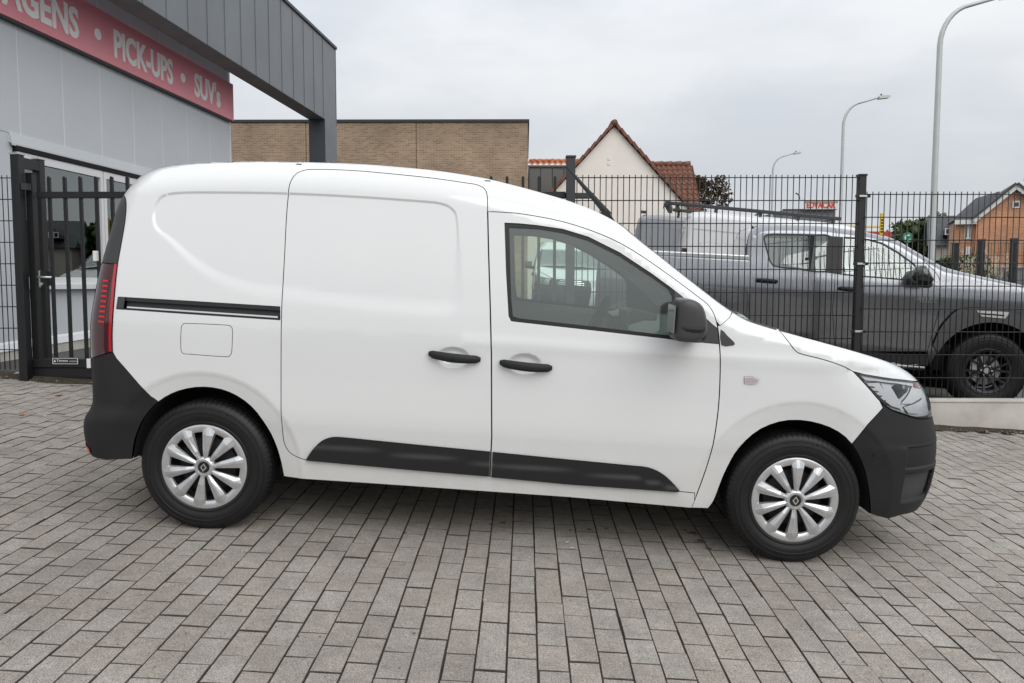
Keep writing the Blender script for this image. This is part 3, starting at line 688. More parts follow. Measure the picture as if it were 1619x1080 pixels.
# far side of the body
far_poly = cat_(Rl(.29, 1.688, 30), Tl(-.43, 3.515, 160), Fl(.88, .26, 20), arch_f[::-1][1:], sill_bot[::-1], arch_r[::-1][1:])
VS.panel('far_side', far_poly, m_white, van, [win], gap=.0, step=.07, mirror=True)
VS.panel('far_window', gl, m_glass, van, gap=-.004, off=-.012, flange=0, step=.08, mirror=True)
VS.panel('far_window_frame', win, m_seal, van, [gl], gap=0, off=-.006, flange=0, hflange=.012, step=.05, mirror=True)
VS.shell('inner_shell', far_poly, m_shell, van, [win, inset(hl_poly, .004)], off=-.022); VS.shell('inner_shell', far_poly, m_trim2, van, [win], off=-.04, mirror=True)
VS.shell('door_lining', inset(cat_(door_top[:30], tr([(1100,600)]), b_line[::-1]), .03), m_trim, van, [win], off=-.045)
xr2 = np.linspace(-.3, 1.93, 30); VS.strip('headlining', np.stack([xr2, Tf(xr2)-.03], 1), m_trim2, van, (0, 0, .018), nv=9)
# wheel wells and floor
for sgn, nm in ((-1, 'wheel_arch_liner'), (1, 'wheel_arch_liner')):
    for ar in (arch_r, arch_f):
        y0 = [sgn*(float(VS.H(x, z))-.004) for x, z in ar]; n = len(ar)
        c = ar.mean(0); V = [(x, y, z) for (x, z), y in zip(ar, y0)]+[(x, sgn*.50, z) for x, z in ar]+[(c[0], sgn*.50, c[1])]
        Fs = [(i, i+1, n+i+1, n+i) for i in range(n-1)]+[(n+i, n+i+1, 2*n) for i in range(n-1)]
        link(nm, meshdata(nm, V, Fs, True), m_black, van)
mb = MB(); mb.box((-.62, -.49, .24), (3.45, .49, .52)); mb.box((.46, -.80, .255), (2.36, .80, .40)); mb.box((-.62, -.6, .30), (-.42, .6, .5)); mb.box((3.22, -.62, .24), (3.40, .62, .6))
mb.obj('floor_pan', m_black, van)
for s_ in (-1, 1): mb = MB(); mb.box((3.47, s_*.30, .245), (3.60, s_*.5, .275), bev=.01); mb.obj('air_dam', m_plast, van)
# rear fog reflector and sensors
VS.extra = rb_extra; fr = np.array([(float(Rf(.345))+.010, .345), (float(Rf(.345))+.05, .337), (float(Rf(.37))+.055, .368), (float(Rf(.375))+.012, .378)]); VS.panel('rear_reflector', fr, m_bred, van, gap=0, off=.006, flange=.012, step=.015); VS.extra = van_extra
for p_ in ((1383, 721),): c = tr([p_])[0]; q = np.linspace(0, 2*math.pi, 13)[:-1]; VS.panel('parking_sensor', np.stack([c[0]+.008*np.cos(q), c[1]+.008*np.sin(q)], 1), m_black, van, gap=0, off=.004, flange=.004, step=.02)
# cabin
mb = MB(); mb.box((1.22, -.76, .42), (1.25, .76, 1.62)); mb.obj('bulkhead', m_trim, van)
mb = MB(); mb.prism([(2.08, .62), (2.05, .93), (2.09, 1.005), (2.20, 1.045), (2.50, 1.06), (2.60, 1.0), (2.60, .62)], -.76, .76); mb.obj('dashboard', m_trim, van, auto=35)
mb = MB(); mb.box((2.045, -.10, .96), (2.075, .16, 1.12), bev=.012); mb.obj('screen', m_plast2, van)
mb = MB(); mb.prism([(2.02, .86), (2.02, 1.06), (2.15, 1.10), (2.28, 1.08), (2.28, .9)], .20, .58); mb.obj('instrument_hood', m_plast2, van, auto=40)
sw = MB(); n_ = 40
sw.tube([(.185*math.cos(2*math.pi*i/n_), .185*math.sin(2*math.pi*i/n_), 0) for i in range(n_+1)], .0155, 8); sw.box((-.055, -.05, -.012), (.055, .05, .02), bev=.012)
for a in (0, 2.35, -2.35): sw.tube([(.04*math.cos(a+1.57), .04*math.sin(a+1.57), 0), (.18*math.cos(a+1.57), .18*math.sin(a+1.57), 0)], .013, 6)
o = sw.obj('steering_wheel', m_black, van, True); o.location = (1.93, .39, .99); o.rotation_euler = (0, rad(-66), 0)
for y in (-.38, .39):
    mb = MB(); mb.box((1.36, y-.24, .50), (1.86, y+.24, .70), bev=.06)
    if y > 0: mb.prism([(1.28, .62), (1.42, .62), (1.36, 1.0), (1.28, 1.16), (1.25, 1.16), (1.25, .9)], y-.23, y+.23)
    else: mb.box((1.33, y-.22, .70), (1.82, y+.22, .82), bev=.05)
    mb.obj('seat', m_trim, van, auto=40)
mb = MB(); mb.prism([(1.3, .45), (2.3, .45), (2.3, 1.0), (2.1, 1.02), (1.35, 1.035), (1.3, 1.0)], .79, .82); mb.obj('far_door_lining', m_trim, van)
mb = MB(); mb.tube([(2.16, 0, 1.46), (2.10, 0, 1.40)], .012, 6); mb.box((2.07, -.11, 1.33), (2.10, .11, 1.40), bev=.012); mb.obj('rear_view_mirror', m_plast, van)
# antenna on the roof front, raked back
a0, a1 = VS.trp([(963, 341)], -.0)[0], VS.trp([(896, 264)], .0)[0]
mb = MB(); mb.tube([(a0[0], 0, a0[1]), (a0[0]*.45+a1[0]*.55, 0, a0[1]*.45+a1[1]*.55), (a1[0], 0, a1[1])], [.021, .012, .007], 10); zb = Tf(a0[0])+.018
mb.prism([(a0[0]-.05, a0[1]+.015), (a0[0]-.012, a0[1]+.028), (a0[0]+.075, zb-.012), (a0[0]-.02, zb-.004)], -.02, .02); mb.obj('antenna', m_plast, van, auto=40)
# drain covers of the roof edge
for p_ in ((472, 259.3), (771, 285.6)):
    c = tr([p_])[0]; VS.panel('roof_plug', np.array([(c[0]-.015, c[1]-.003), (c[0]+.015, c[1]-.003), (c[0]+.012, c[1]+.003), (c[0]-.012, c[1]+.003)]), m_seal, van, gap=0, off=.0015, flange=.002, step=.02)
# door mirror
def blob(levels, n=28):
    """stack of rounded-rectangle rings (x0,x1,y0,y1,z,power)"""
    V, Fs = [], []
    for (x0, x1, y0, y1, z, p) in levels:
        for i in range(n):
            q = 2*math.pi*i/n; c, s_ = math.cos(q), math.sin(q)
            V.append(((x0+x1)/2+(x1-x0)/2*math.copysign(abs(c)**p, c), (y0+y1)/2+(y1-y0)/2*math.copysign(abs(s_)**p, s_), z))
    for k in range(len(levels)-1):
        for i in range(n): Fs.append((k*n+i, k*n+(i+1) % n, (k+1)*n+(i+1) % n, (k+1)*n+i))
    Fs += [tuple(reversed(range(n))), tuple(range((len(levels)-1)*n, len(levels)*n))]
    return V, Fs
mq = VS.trp([(1063,470),(1118,470),(1118,535),(1063,535)], -1.03); mx0, mx1, mz1, mz0 = mq[0, 0], mq[1, 0], mq[0, 1]-.002, mq[3, 1]
W_, Hh = mx1-mx0, mz1-mz0
lv = []
for t, a, b in ((0, .06, .80), (.03, .02, .90), (.12, .0, .98), (.28, .0, 1.02), (.45, .0, 1.0), (.62, .0, .95), (.78, .01, .885), (.88, .03, .80), (.95, .08, .68), (.985, .14, .56), (1.0, .22, .44)):
    lv.append((mx0+a*W_, mx0+b*W_, -1.13+.10*a, -.945, mz0+t*Hh, .62))
mb = MB(); V_, F_ = blob(lv); mb.add(V_, F_); mir = mb.obj('door_mirror', m_plast2, van, True)
md = mir.modifiers.new('s', 'SUBSURF'); md.levels = md.render_levels = 1
mb = MB(); V_, F_ = blob([(mx0+.25*W_, mx0+1.02*W_, -1.05, -.88, mz0-.012, .7), (mx0+.10*W_, mx0+1.04*W_, -1.12, -.90, mz0+.01, .7), (mx0+.02*W_, mx0+1.03*W_, -1.134, -.90, mz0+.05*1, .7), (mx0+.0*W_, mx0+1.02*W_, -1.134, -.93, mz0+.062, .7)]); mb.add(V_, F_); mb.obj('mirror_foot', m_plast, mir, True)
mb = MB(); mb.tube([(mx0+.8*W_, -.95, mz0+.02), (mx0+.95*W_, -.84, mz0+.03)], [.035, .045], 12); mb.obj('mirror_arm', m_plast, mir, True)
mb = MB(); mb.box((mx0+.0*W_-.002, -1.115, mz0+.03), (mx0+.02*W_, -.955, mz1-.03)); mb.obj('mirror_glass', m_chrome, mir)

# wheels
def van_wheel(x, sgn):
    y = sgn*.775; w = link('wheel', None or meshdata('wheel', *wheel_geo[0]), m_steel, van, (x, y, .312))
    if sgn > 0: w.rotation_euler = (0, 0, math.pi)
    for nm, me in wheel_parts:
        o = bpy.data.objects.new(nm, me); COL.objects.link(o); o.parent = w
    return w
mb = MB(); mb.lathe([(.03, -.045), (.10, -.05), (.135, -.045), (.15, -.03), (.168, -.02), (.176, -.06), (.188, -.09), (.196, -.092)], 48); wheel_geo = [(mb.V, mb.F)]
wheel_parts = []
def part(nm, mb, mt, smooth=False, auto=None):
    o = mb.obj(nm, mt, None, smooth, auto=auto); me = o.data; bpy.data.objects.remove(o); wheel_parts.append((nm, me))
tm = tyre_mesh(.315, .202, .205)
part('tyre', tm, m_rubber, auto=40)
ring = MB(); ring.lathe([(.166, -.083), (.170, -.092), (.178, -.097), (.196, -.099), (.2045, -.096), (.207, -.088), (.2045, -.080)], 72)
ring.lathe([(.0, -.103), (.030, -.103), (.0325, -.107), (.040, -.107), (.046, -.103), (.052, -.094), (.052, -.078)], 40)
part('hub_cap', ring, m_silver, auto=30)
for i in range(10):
    q = 2*math.pi*(i+.5)/10; sp = MB()
    r0, r1, r2, r3 = .040, .075, .150, .192
    def pt(r, t, y): return (r*math.cos(q)-t*math.sin(q), y, r*math.sin(q)+t*math.cos(q))
    # faceted wedge: ridge line off-centre, one flank lit, one flank shaded
    sec = []
    for r, hw, yr, ye in ((.040, .0095, -.105, -.099), (.082, .0165, -.112, -.100), (.158, .0290, -.110, -.087), (.196, .0375, -.0995, -.088)):
        sec.append([pt(r, -hw, ye), pt(r, -hw*.86, yr+.006), pt(r, -hw*.10, yr), pt(r, hw*.30, yr+.0008), pt(r, hw*.92, yr+.009), pt(r, hw, ye)])
    V_ = [p for s_ in sec for p in s_]; F_ = [(a*6+b, a*6+b+1, (a+1)*6+b+1, (a+1)*6+b) for a in range(3) for b in range(5)]
    F_ += [(0, 1, 2, 3, 4, 5), tuple(range(18, 24))]; sp.add(V_, F_); part('spoke', sp, m_silver)
def ring_text(s, r, a_mid, h, y):
    cu = bpy.data.curves.new('t', 'FONT'); cu.body = s; cu.extrude = .0; cu.offset = .01; cu.resolution_u = 2; cu.space_character = 1.15
    t = bpy.data.objects.new('t', cu); COL.objects.link(t); me = bpy.data.meshes.new_from_object(t.evaluated_get(bpy.context.evaluated_depsgraph_get())); bpy.data.objects.remove(t)
    co = np.array([v.co[:] for v in me.vertices]); xm = (co[:, 0].min()+co[:, 0].max())/2; k = h/.69
    for v, c in zip(me.vertices, co):
        rr_ = r+c[1]*k; a = a_mid-(c[0]-xm)*k/r; v.co = (rr_*math.cos(a), y, rr_*math.sin(a))
    me.update(); me.materials.append(mat('raised_rubber', (.03, .03, .031), .5)); return me
wheel_parts.append(('sidewall_lettering', ring_text('185/65 R15 88T', .2725, rad(88), .014, -.1018)))
# notch plates between spokes at the rim
wb = MB(); wb.lathe([(.0, -.1045), (.027, -.1045), (.0285, -.102)], 32); part('centre_cap', wb, mat('gloss_black', (.006, .006, .006), .12, coat=.5))
em = MB()
def rhomb(w, h): return [(0, h), (w, 0), (0, -h), (-w, 0)]
o_, i_ = rhomb(.0155, .021), rhomb(.0085, .0125)
V_ = [(x, -.1075, z) for x, z in o_]+[(x, -.1075, z) for x, z in i_]+[(x, -.1045, z) for x, z in o_]+[(x, -.1045, z) for x, z in i_]
F_ = [(a, (a+1) % 4, (a+1) % 4+4, a+4) for a in range(4)]+[(a, (a+1) % 4, (a+1) % 4+8, a+8) for a in range(4)]+[(a+4, (a+1) % 4+4, (a+1) % 4+12, a+12) for a in range(4)]
em.add(V_, F_); part('emblem', em, m_chrome)
for x, rot in ((0.0, .12), (2.812, .0)):
    for sgn in (-1, 1):
        w = van_wheel(x, sgn); w.rotation_euler = (0, rot, w.rotation_euler.z)
# ------------------------------------------------------------------ fence and gate along the back of the yard
m_iron = mat('black_coated_steel', (0.0085, 0.009, 0.010), 0.45, spec=.5, nscale=6, namt=.15)
m_anth = mat('anthracite_steel', (0.032, 0.035, 0.040), 0.45, spec=.5)
m_galv = mat('galvanised_steel', (0.55, 0.56, 0.56), 0.35, metal=.8)
m_conc = mat('pale_concrete', (0.50, 0.475, 0.43), 0.9, nscale=3.5, namt=.16, bump=.3, bscale=60, bdist=.003)
m_whitep = mat('white_plastic', (.78, .78, .76), .4)
FD = 7.46                                     # distance of the mesh fence
fy = CAM[1]+FD
def fx(px, d=FD): return at(px, 449, d)[0]
def fz(py, d=FD, px=900): return at(px, py, d)[2]
wire_me = {}
def wire(parent, a, b, r=.0044):
    a, b = Vector(a), Vector(b); Lw = (b-a).length; key = (round(Lw, 3), r)
    if key not in wire_me:
        mb = MB(); mb.tube([(0, 0, 0), (0, 0, Lw)], r, 6); wire_me[key] = meshdata('wire', mb.V, mb.F, True); wire_me[key].materials.append(m_iron)
    o = bpy.data.objects.new('wire', wire_me[key]); COL.objects.link(o); o.parent = parent
    o.location = a; o.rotation_euler = (b-a).to_track_quat('Z', 'Y').to_euler(); return o
def mesh_panel(x0, x1, pitch, ztops, zbot, label, y):
    r = empty('mesh_fence_panel', (x0, y, zbot)); tag(r, label, 'fence', 'wire mesh fence panels')
    n = int(round((x1-x0)/pitch)); zt_ = ztops[0]+.026
    for i in range(n+1): wire(r, (i*pitch, 0, 0), (i*pitch, 0, zt_-zbot))
    for z in ztops: wire(r, (-.02, -.008, z-zbot), (n*pitch+.02, -.008, z-zbot), .0048)
    return r
zL = [fz(281.1+36.1*i) for i in range(9)]; zR = [fz(307.5+36.2*i, px=1450) for i in range(9)]
xp = fx(1360)
mesh_panel(fx(911), xp-.05, .0538, zL, fz(607), 'taller black wire mesh fence panel between the gate post and the fence post', fy)
mesh_panel(xp+.035, xp+.035+.0538*46, .0538, zR, fz(627, px=1450), 'lower black wire mesh fence panel in front of the pickup bonnet', fy)
# far left bit beside the gate
zl = [at(15, 281.5+33.9*i, FD-.02)[2] for i in range(9)]
xl = fx(28.5); mesh_panel(xl-.0485*26, xl, .0485, zl, at(15, 584, FD)[2], 'black wire mesh fence strip left of the gate portal', fy-.02)
def post(name, x, w, z0, z1, y, label, m=m_iron, clamps=(), cat='fence post', grp=None):
    r = empty(name, (x, y, z0)); tag(r, label, cat, grp)
    mb = MB(); mb.box((-w/2, -w/2, 0), (w/2, w/2, z1-z0), bev=.004); mb.obj('post_tube', m, r)
    mb = MB(); mb.box((-w/2-.006, -w/2-.006, z1-z0+.001), (w/2+.006, w/2+.006, z1-z0+.02), bev=.004); mb.obj('post_cap', m, r)
    for z in clamps:
        mb = MB(); mb.box((-w/2-.035, -w/2-.012, z-z0-.014), (w/2+.035, -w/2-.001, z-z0+.014), bev=.003); c = mb.obj('clamp', m, r)
        mb = MB(); mb.box((-w/2-.002, -w/2-.020, z-z0-.010), (w/2+.002, -w/2-.0125, z-z0+.008), bev=.002); mb.obj('clip', m_galv, c)
    return r
zg = lambda x, y: float(lot_z(x, y))
post('fence_post', xp, .068, zg(xp, fy)-.05, fz(278, px=1360), fy+.045, 'black square fence post where the two mesh panels meet', clamps=[fz(q, px=1360) for q in (310, 417, 524)])
xn = xp+.07+.0538*46
post('fence_post', xn, .068, zg(xn, fy)-.05, fz(304, px=1619), fy+.045, 'black fence post at the far right end of the lower panel', clamps=[fz(q, px=1619) for q in (340, 450)])
# concrete base wall under the fence
def wallseg(x0, x1, zt_, label):
    r = empty('base_wall', (x0, fy, zt_)); tag(r, label, 'wall')
    n = max(1, int((x1-x0)/2.4)); w = (x1-x0)/n
    for i in range(n):
        mb = MB(); z0 = min(zg(x0+i*w, fy), zg(x0+(i+1)*w, fy))-.12-zt_
        mb.box((i*w+.004, -.055, z0), ((i+1)*w-.004, .055, -.03), bev=.006); mb.obj('concrete_plate', m_conc, r)
    mb = MB(); mb.box((0, -.062, -.029), (x1-x0, .062, 0), bev=.008); mb.obj('coping', m_conc, r)
wallseg(xp-.04, xn+3.0, fz(630.5, px=1500), 'pale concrete base wall under the lower fence panel')
wallseg(fx(905), xp-.042, fz(606, px=1200), 'pale concrete base wall hidden behind the van bonnet')
wallseg(fx(-420), fx(26), at(15, 586, FD)[2]-.02, 'concrete base under the fence strip left of the gate')

# gate
GD = FD-.08; gyy = CAM[1]+GD
gx0, gx1 = at(49, 449, GD)[0], at(893, 449, GD)[0]
zrt, zrb = at(100, 303.5, GD)[2], at(100, 313.5, GD)[2]
zbt, zbb = at(100, 567, GD)[2], at(100, 597, GD)[2]
gate = empty('sliding_gate', (gx0, gyy, zbb)); tag(gate, 'black barred sliding gate behind the van, closed', 'gate')
O = np.array([gx0, gyy, zbb])
def gbox(nm, a, b, m=m_iron, bev=.004, par=None):
    mb = MB(); mb.box(np.array(a)-O, np.array(b)-O, bev=bev); return mb.obj(nm, m, par or gate)
gbox('top_rail', (gx0+.1, gyy-.03, zrb), (gx1, gyy+.03, zrt))
bm_ = gbox('bottom_beam', (gx0, gyy-.06, zbb+.10), (gx1, gyy+.06, zbt)); gbox('bottom_track', (gx0, gyy-.045, zbb), (gx1, gyy+.045, zbb+.098))
gbox('stile', (at(50, 449, GD)[0], gyy-.035, zbt), (at(61, 449, GD)[0], gyy+.035, at(55, 276, GD)[2]))
gbox('stile_cap', (at(49.5, 449, GD)[0], gyy-.038, at(55, 276, GD)[2]+.001), (at(61.5, 449, GD)[0], gyy+.038, at(55, 275, GD)[2]+.006))
ztip = at(100, 279, GD)[2]; b0 = at(84, 449, GD)[0]; b1 = at(876.5, 449, GD)[0]; nb = 32
mb = MB(); hb = ztip-zbt; mb.prism([(-.0135, 0), (.0135, 0), (.0135, hb-.014), (.008, hb-.003), (0, hb), (-.008, hb-.003), (-.0135, hb-.014)], -.013, .013)
bar_me = meshdata('bar', mb.V, mb.F); bar_me.materials.append(m_iron)
for i in range(nb+1):
    o = bpy.data.objects.new('bar', bar_me); COL.objects.link(o); o.parent = gate; o.location = (b0+(b1-b0)*i/nb-gx0, 0, zbt-zbb)
# lock, handle, reflectors, name plate
lk = gbox('lock_case', (at(67, 449, GD)[0], gyy-.04, at(70, 452, GD)[2]), (at(79, 449, GD)[0], gyy+.02, at(70, 428, GD)[2]))
gbox('lock_face', (at(67, 449, GD)[0]-.004, gyy-.048, at(70, 454, GD)[2]), (at(68.5, 449, GD)[0], gyy-.035, at(70, 428, GD)[2]), m_galv, .001, lk)
mb = MB(); hz_ = at(70, 438, GD)[2]-zbb; hx_ = at(69, 449, GD)[0]-gx0; mb.tube([(hx_, -.05, hz_), (hx_, -.09, hz_), (hx_+.13, -.09, hz_-.004)], .010, 8); mb.obj('lock_handle', m_galv, lk, True)
mb = MB(); mb.lathe([(.0, -.01), (.014, -.01), (.014, .01)], 12); mb.obj('lock_cylinder', m_galv, lk, loc=(hx_+.012, -.05, at(70, 449, GD)[2]-zbb))
gbox('reflector', (at(139, 449, GD)[0], gyy-.075, at(140, 581, GD)[2]), (at(145, 449, GD)[0], gyy-.061, at(140, 566, GD)[2]), m_whitep)
gbox('photocell', (at(153.5, 449, GD)[0], gyy-.06, at(155, 413, GD)[2]), (at(159.5, 449, GD)[0], gyy-.02, at(155, 397, GD)[2]), m_whitep)
def text_obj(name, s, m, parent, w, h, origin, ux, uz, depth=.003, offset=0.0, spacing=1.0):
    """flat lettering fitted to width w and cap height h; ux, uz unit directions"""
    cu = bpy.data.curves.new(name, 'FONT'); cu.body = s; cu.extrude = .02; cu.offset = offset; cu.space_character = spacing; cu.resolution_u = 3
    t = bpy.data.objects.new(name, cu); COL.objects.link(t); dg = bpy.context.evaluated_depsgraph_get(); me = bpy.data.meshes.new_from_object(t.evaluated_get(dg)); bpy.data.objects.remove(t)
    co = np.array([v.co[:] for v in me.vertices]); lo, hi = co.min(0), co.max(0)
    cu2h = 0.69; ux, uz = np.array(ux, float), np.array(uz, float); un = np.cross(ux, uz)
    for v, c in zip(me.vertices, co):
        u = (c[0]-lo[0])/(hi[0]-lo[0])*w; q = c[1]/cu2h*h; p = np.array(origin)+ux*u+uz*q+un*(c[2]/.02*depth/2+depth/2); v.co = p
    me.update(); return link(name, me, m, parent)
pl0, pl1 = at(90, 575, GD)-O, at(130.5, 564.5, GD)-O
mb = MB(); mb.box((pl0[0], -.072, pl0[2]), (pl1[0], -.061, pl1[2]), bev=.003); plate = mb.obj('name_plate', m_anth, bm_)
m_letter = mat('white_lettering', (.75, .75, .74), .5)
pw, ph = pl1[0]-pl0[0], pl1[2]-pl0[2]
mb = MB()
for a, b in (((0.0, 0.0), (1, .07)), ((0, .93), (1, 1)), ((0, .07), (.02, .93)), ((.98, .07), (1, .93))):
    mb.box((pl0[0]+pw*(.015+.97*a[0]), -.0745, pl0[2]+ph*(.06+.88*a[1])), (pl0[0]+pw*(.015+.97*b[0]), -.0722, pl0[2]+ph*(.06+.88*b[1])))
mb.obj('plate_border', m_letter, bm_)['kind'] = 'stuff'
text_obj('plate_lettering', 'Tereco', m_letter, bm_, pw*.43, ph*.30, (pl0[0]+pw*.17, -.0722, pl0[2]+ph*.42), (1, 0, 0), (0, 0, 1), .002, .012)
mb = MB(); mb.prism([(pl0[0]+pw*.06, pl0[2]+ph*.36), (pl0[0]+pw*.14, pl0[2]+ph*.36), (pl0[0]+pw*.10, pl0[2]+ph*.74)], -.0742, -.0722); mb.obj('plate_mark', m_letter, bm_)
mb = MB(); mb.box((pl0[0]+pw*.66, -.074, pl0[2]+ph*.42), (pl0[0]+pw*.94, -.0722, pl0[2]+ph*.55)); mb.obj('plate_line', mat('grey_print', (.32, .32, .32), .5), bm_)
# guide portal at the left: two posts joined by a head piece
pA, pB = GD-.16, GD+.14
prt = empty('gate_portal', (at(30, 449, pA)[0], CAM[1]+pA, zg(at(30, 449, pA)[0], CAM[1]+pA))); tag(prt, 'tall black twin-post guide portal at the left end of the gate', 'gate post')
O2 = np.array(prt.location)
def pbox(nm, a, b, par=prt, m=m_iron, bev=.004):
    mb = MB(); mb.box(np.array(a)-O2, np.array(b)-O2, bev=bev); return mb.obj(nm, m, par)
ax0, ax1 = at(24, 449, pA)[0], at(37, 449, pA)[0]; zA = at(30, 245, pA)[2]; zB = at(68, 251.5, pB)[2]; zA = zB = (zA+zB)/2
bx0, bx1 = at(58, 449, pB)[0], at(70.5, 449, pB)[0]
pbox('post_tube', (ax0, CAM[1]+pA, O2[2]-.1), (ax1, CAM[1]+pA+.09, zA)); pbox('post_tube', (bx0, CAM[1]+pB, O2[2]-.1), (bx1, CAM[1]+pB+.08, zB))
pbox('post_cap', (ax0-.006, CAM[1]+pA-.006, zA+.001), (ax1+.006, CAM[1]+pA+.096, zA+.018), m=m_galv); pbox('post_cap', (bx0-.006, CAM[1]+pB-.006, zB+.001), (bx1+.006, CAM[1]+pB+.086, zB+.018), m=m_galv)
mb = MB(); c0, c1 = np.array([(ax0+ax1)/2, CAM[1]+pA+.092, zA-.06])-O2, np.array([(bx0+bx1)/2, CAM[1]+pB-.002, zB-.06])-O2
dv = (c1-c0)/2; mb.obox((c0+c1)/2, dv, (.035, 0, 0), (0, 0, .045)); mb.obj('head_piece', m_iron, prt)
mb = MB(); c0, c1 = np.array([ax1+.004, CAM[1]+pA+.045, zrt+.035])-O2, np.array([at(62, 449, GD)[0], gyy-.09, zrt+.035])-O2
mb.obox((c0+c1)/2, (c1-c0)/2, (0, .03, 0), (0, 0, .03)); mb.obj('guide_bracket', m_iron, prt)
# receiving post at the right end of the gate
rx0, rx1 = at(894.5, 449, GD-.10)[0], at(908.5, 449, GD-.10)[0]; wq = rx1-rx0
rp = post('gate_post', (rx0+rx1)/2, wq, zg(rx0, gyy)-.05, at(900, 249, GD-.10)[2], CAM[1]+GD-.10+wq/2, 'thick anthracite gate post rising above the van roof beside the antenna', m_anth, cat='gate post')
zz = float(rp.location.z)
mb = MB(); mb.box((-.14, wq/2+.002, at(880, 313.5, GD)[2]-zz), (.22, wq/2+.07, at(880, 305, GD)[2]-zz), bev=.004); mb.obj('catch_bracket', m_anth, rp)

# gravel, soil and fallen leaves along the foot of the fence
m_peb = mat('gravel', (.20, .17, .14), .95, nscale=30, namt=.5, coords='Object'); m_soil = mat('soil', (.055, .042, .03), 1.0, nscale=25, namt=.5, bump=1, bscale=60, bdist=.02)
mb = MB(); n = 110
for i in range(n):
    x = -6.5+i*(18.0/(n-1)); w0 = .10+.05*math.sin(i*.9)+random.uniform(-.03, .03)
    if x < .5: w0 += .06
    y = fy-.055; mb.V += [(x, y-w0, zg(x, y-w0)+.002), (x, y-.5*w0, zg(x, y)+.022+random.uniform(0, .012)), (x, y+.12, zg(x, y)+.03)]
for i in range(n-1):
    for k in range(2): mb.F.append((i*3+k, i*3+3+k, i*3+4+k, i*3+k+1)); mb.M.append(0)
o = mb.obj('soil_strip', m_soil, None, True); structure(o)
mb = MB()
for i in range(2600):
    x = random.uniform(-6, 8.5); y = fy-.06-abs(random.gauss(0, .09)); r = random.choice([.004, .006, .009, .013])*random.uniform(.7, 1.3)
    if x > 3 and random.random() < .6: continue
    z = zg(x, y)+.012+.3*r*random.random(); p = [(x+r*random.uniform(.6, 1.2)*a, y+r*random.uniform(.6, 1.2)*b, z+r*.8*c) for a, b, c in ((1,0,0),(0,1,0),(-1,0,0),(0,-1,0),(0,0,1),(0,0,-1))]
    mb.add(p, [(0,1,4),(1,2,4),(2,3,4),(3,0,4),(1,0,5),(2,1,5),(3,2,5),(0,3,5)])
o = mb.obj('gravel', m_peb); tag(o, 'loose gravel and grit along the foot of the fence and gate', 'gravel', kind='stuff')
mb = MB()
for i in range(700):                                            # scattered grit on the paving
    q = on_lot(random.uniform(-40, 1660), 600+480*random.random()**.7); r = random.choice([.0015, .002, .003, .0045])*random.uniform(.7, 1.3); c = LOT @ np.array([q[0], q[1], .0005])
    mb.add([(c[0]+r*random.uniform(.6, 1.2)*a, c[1]+r*random.uniform(.6, 1.2)*b, c[2]+r*.8*e) for a, b, e in ((1,0,0),(0,1,0),(-1,0,0),(0,-1,0),(0,0,1))], [(0,1,4),(1,2,4),(2,3,4),(3,0,4)])
o = mb.obj('grit', m_peb); tag(o, 'tiny stones and grit scattered over the paving', 'grit', kind='stuff')
lm = [mat('leaf_orange', (.42, .14, .03), .7), mat('leaf_tan', (.45, .31, .16), .7), mat('leaf_pale', (.62, .56, .46), .7), mat('leaf_red', (.22, .05, .03), .7)]
def leaf(px, py, size, m, label):
    d = LOT.T @ ray((px, py)); t = -CAM_LOT[2]/d[2]; q = LOT @ (CAM_LOT+d*t); a = random.uniform(0, 6.28)
    P = [(-1, 0, .0), (-.4, .38, .25), (.4, .32, .12), (1, 0, .3), (.4, -.36, .2), (-.4, -.4, .05)]; c, s_ = math.cos(a), math.sin(a)
    V_ = [((x*c-y*s_)*size, (x*s_+y*c)*size, .006+z*size*.55) for x, y, z in P]; V_ += [(x, y, z-.0015) for x, y, z in V_]
    mb = MB(); mb.add(V_, [(0, 1, 2, 3), (0, 3, 4, 5), (6, 9, 8, 7), (6, 11, 10, 9)]+[(i, (i+1) % 6, (i+1) % 6+6, i+6) for i in range(6)])
    o = mb.obj('fallen_leaf', m, None, loc=tuple(q)); tag(o, label, 'leaf', 'fallen leaves on the paving')
leaf(114, 610.5, .035, lm[1], 'tan fallen leaf near the gate name plate'); leaf(44, 598, .03, lm[0], 'orange leaf at the foot of the gate portal')
leaf(93, 626, .035, lm[3], 'dark red leaf on the paving left of the rear bumper'); leaf(35, 657, .03, lm[0], 'orange-brown leaf at the left edge of the paving')
leaf(73, 659, .022, lm[2], 'pale small leaf between the rear bumper and the left edge'); leaf(391, 873.5, .014, lm[1], 'tan scrap of leaf in front of the rear wheel')
leaf(897, 859, .022, lm[2], 'whitish scrap below the middle of the sill')
leaf(905, 868, .018, lm[2], 'second whitish scrap below the middle of the sill, nearer the viewer')
# ------------------------------------------------------------------ warehouse at the left with its dark canopy frame
BA = rad(4.289); TB = math.tan(BA)
def wh_local(px, py, X0):
    """pixel -> (along, up) on a vertical plane parallel to the warehouse front, X0 to the side of the viewer"""
    d = ray((px, py)); k = d[0]/d[1]; D = X0/(k-TB); p = CAM+d*D/d[1]; return ((p[1]-CAM[1])/math.cos(BA) + 0.0, p[2])
XW = -6.55; XC = -5.69; dout = (XC-XW)*math.cos(BA)
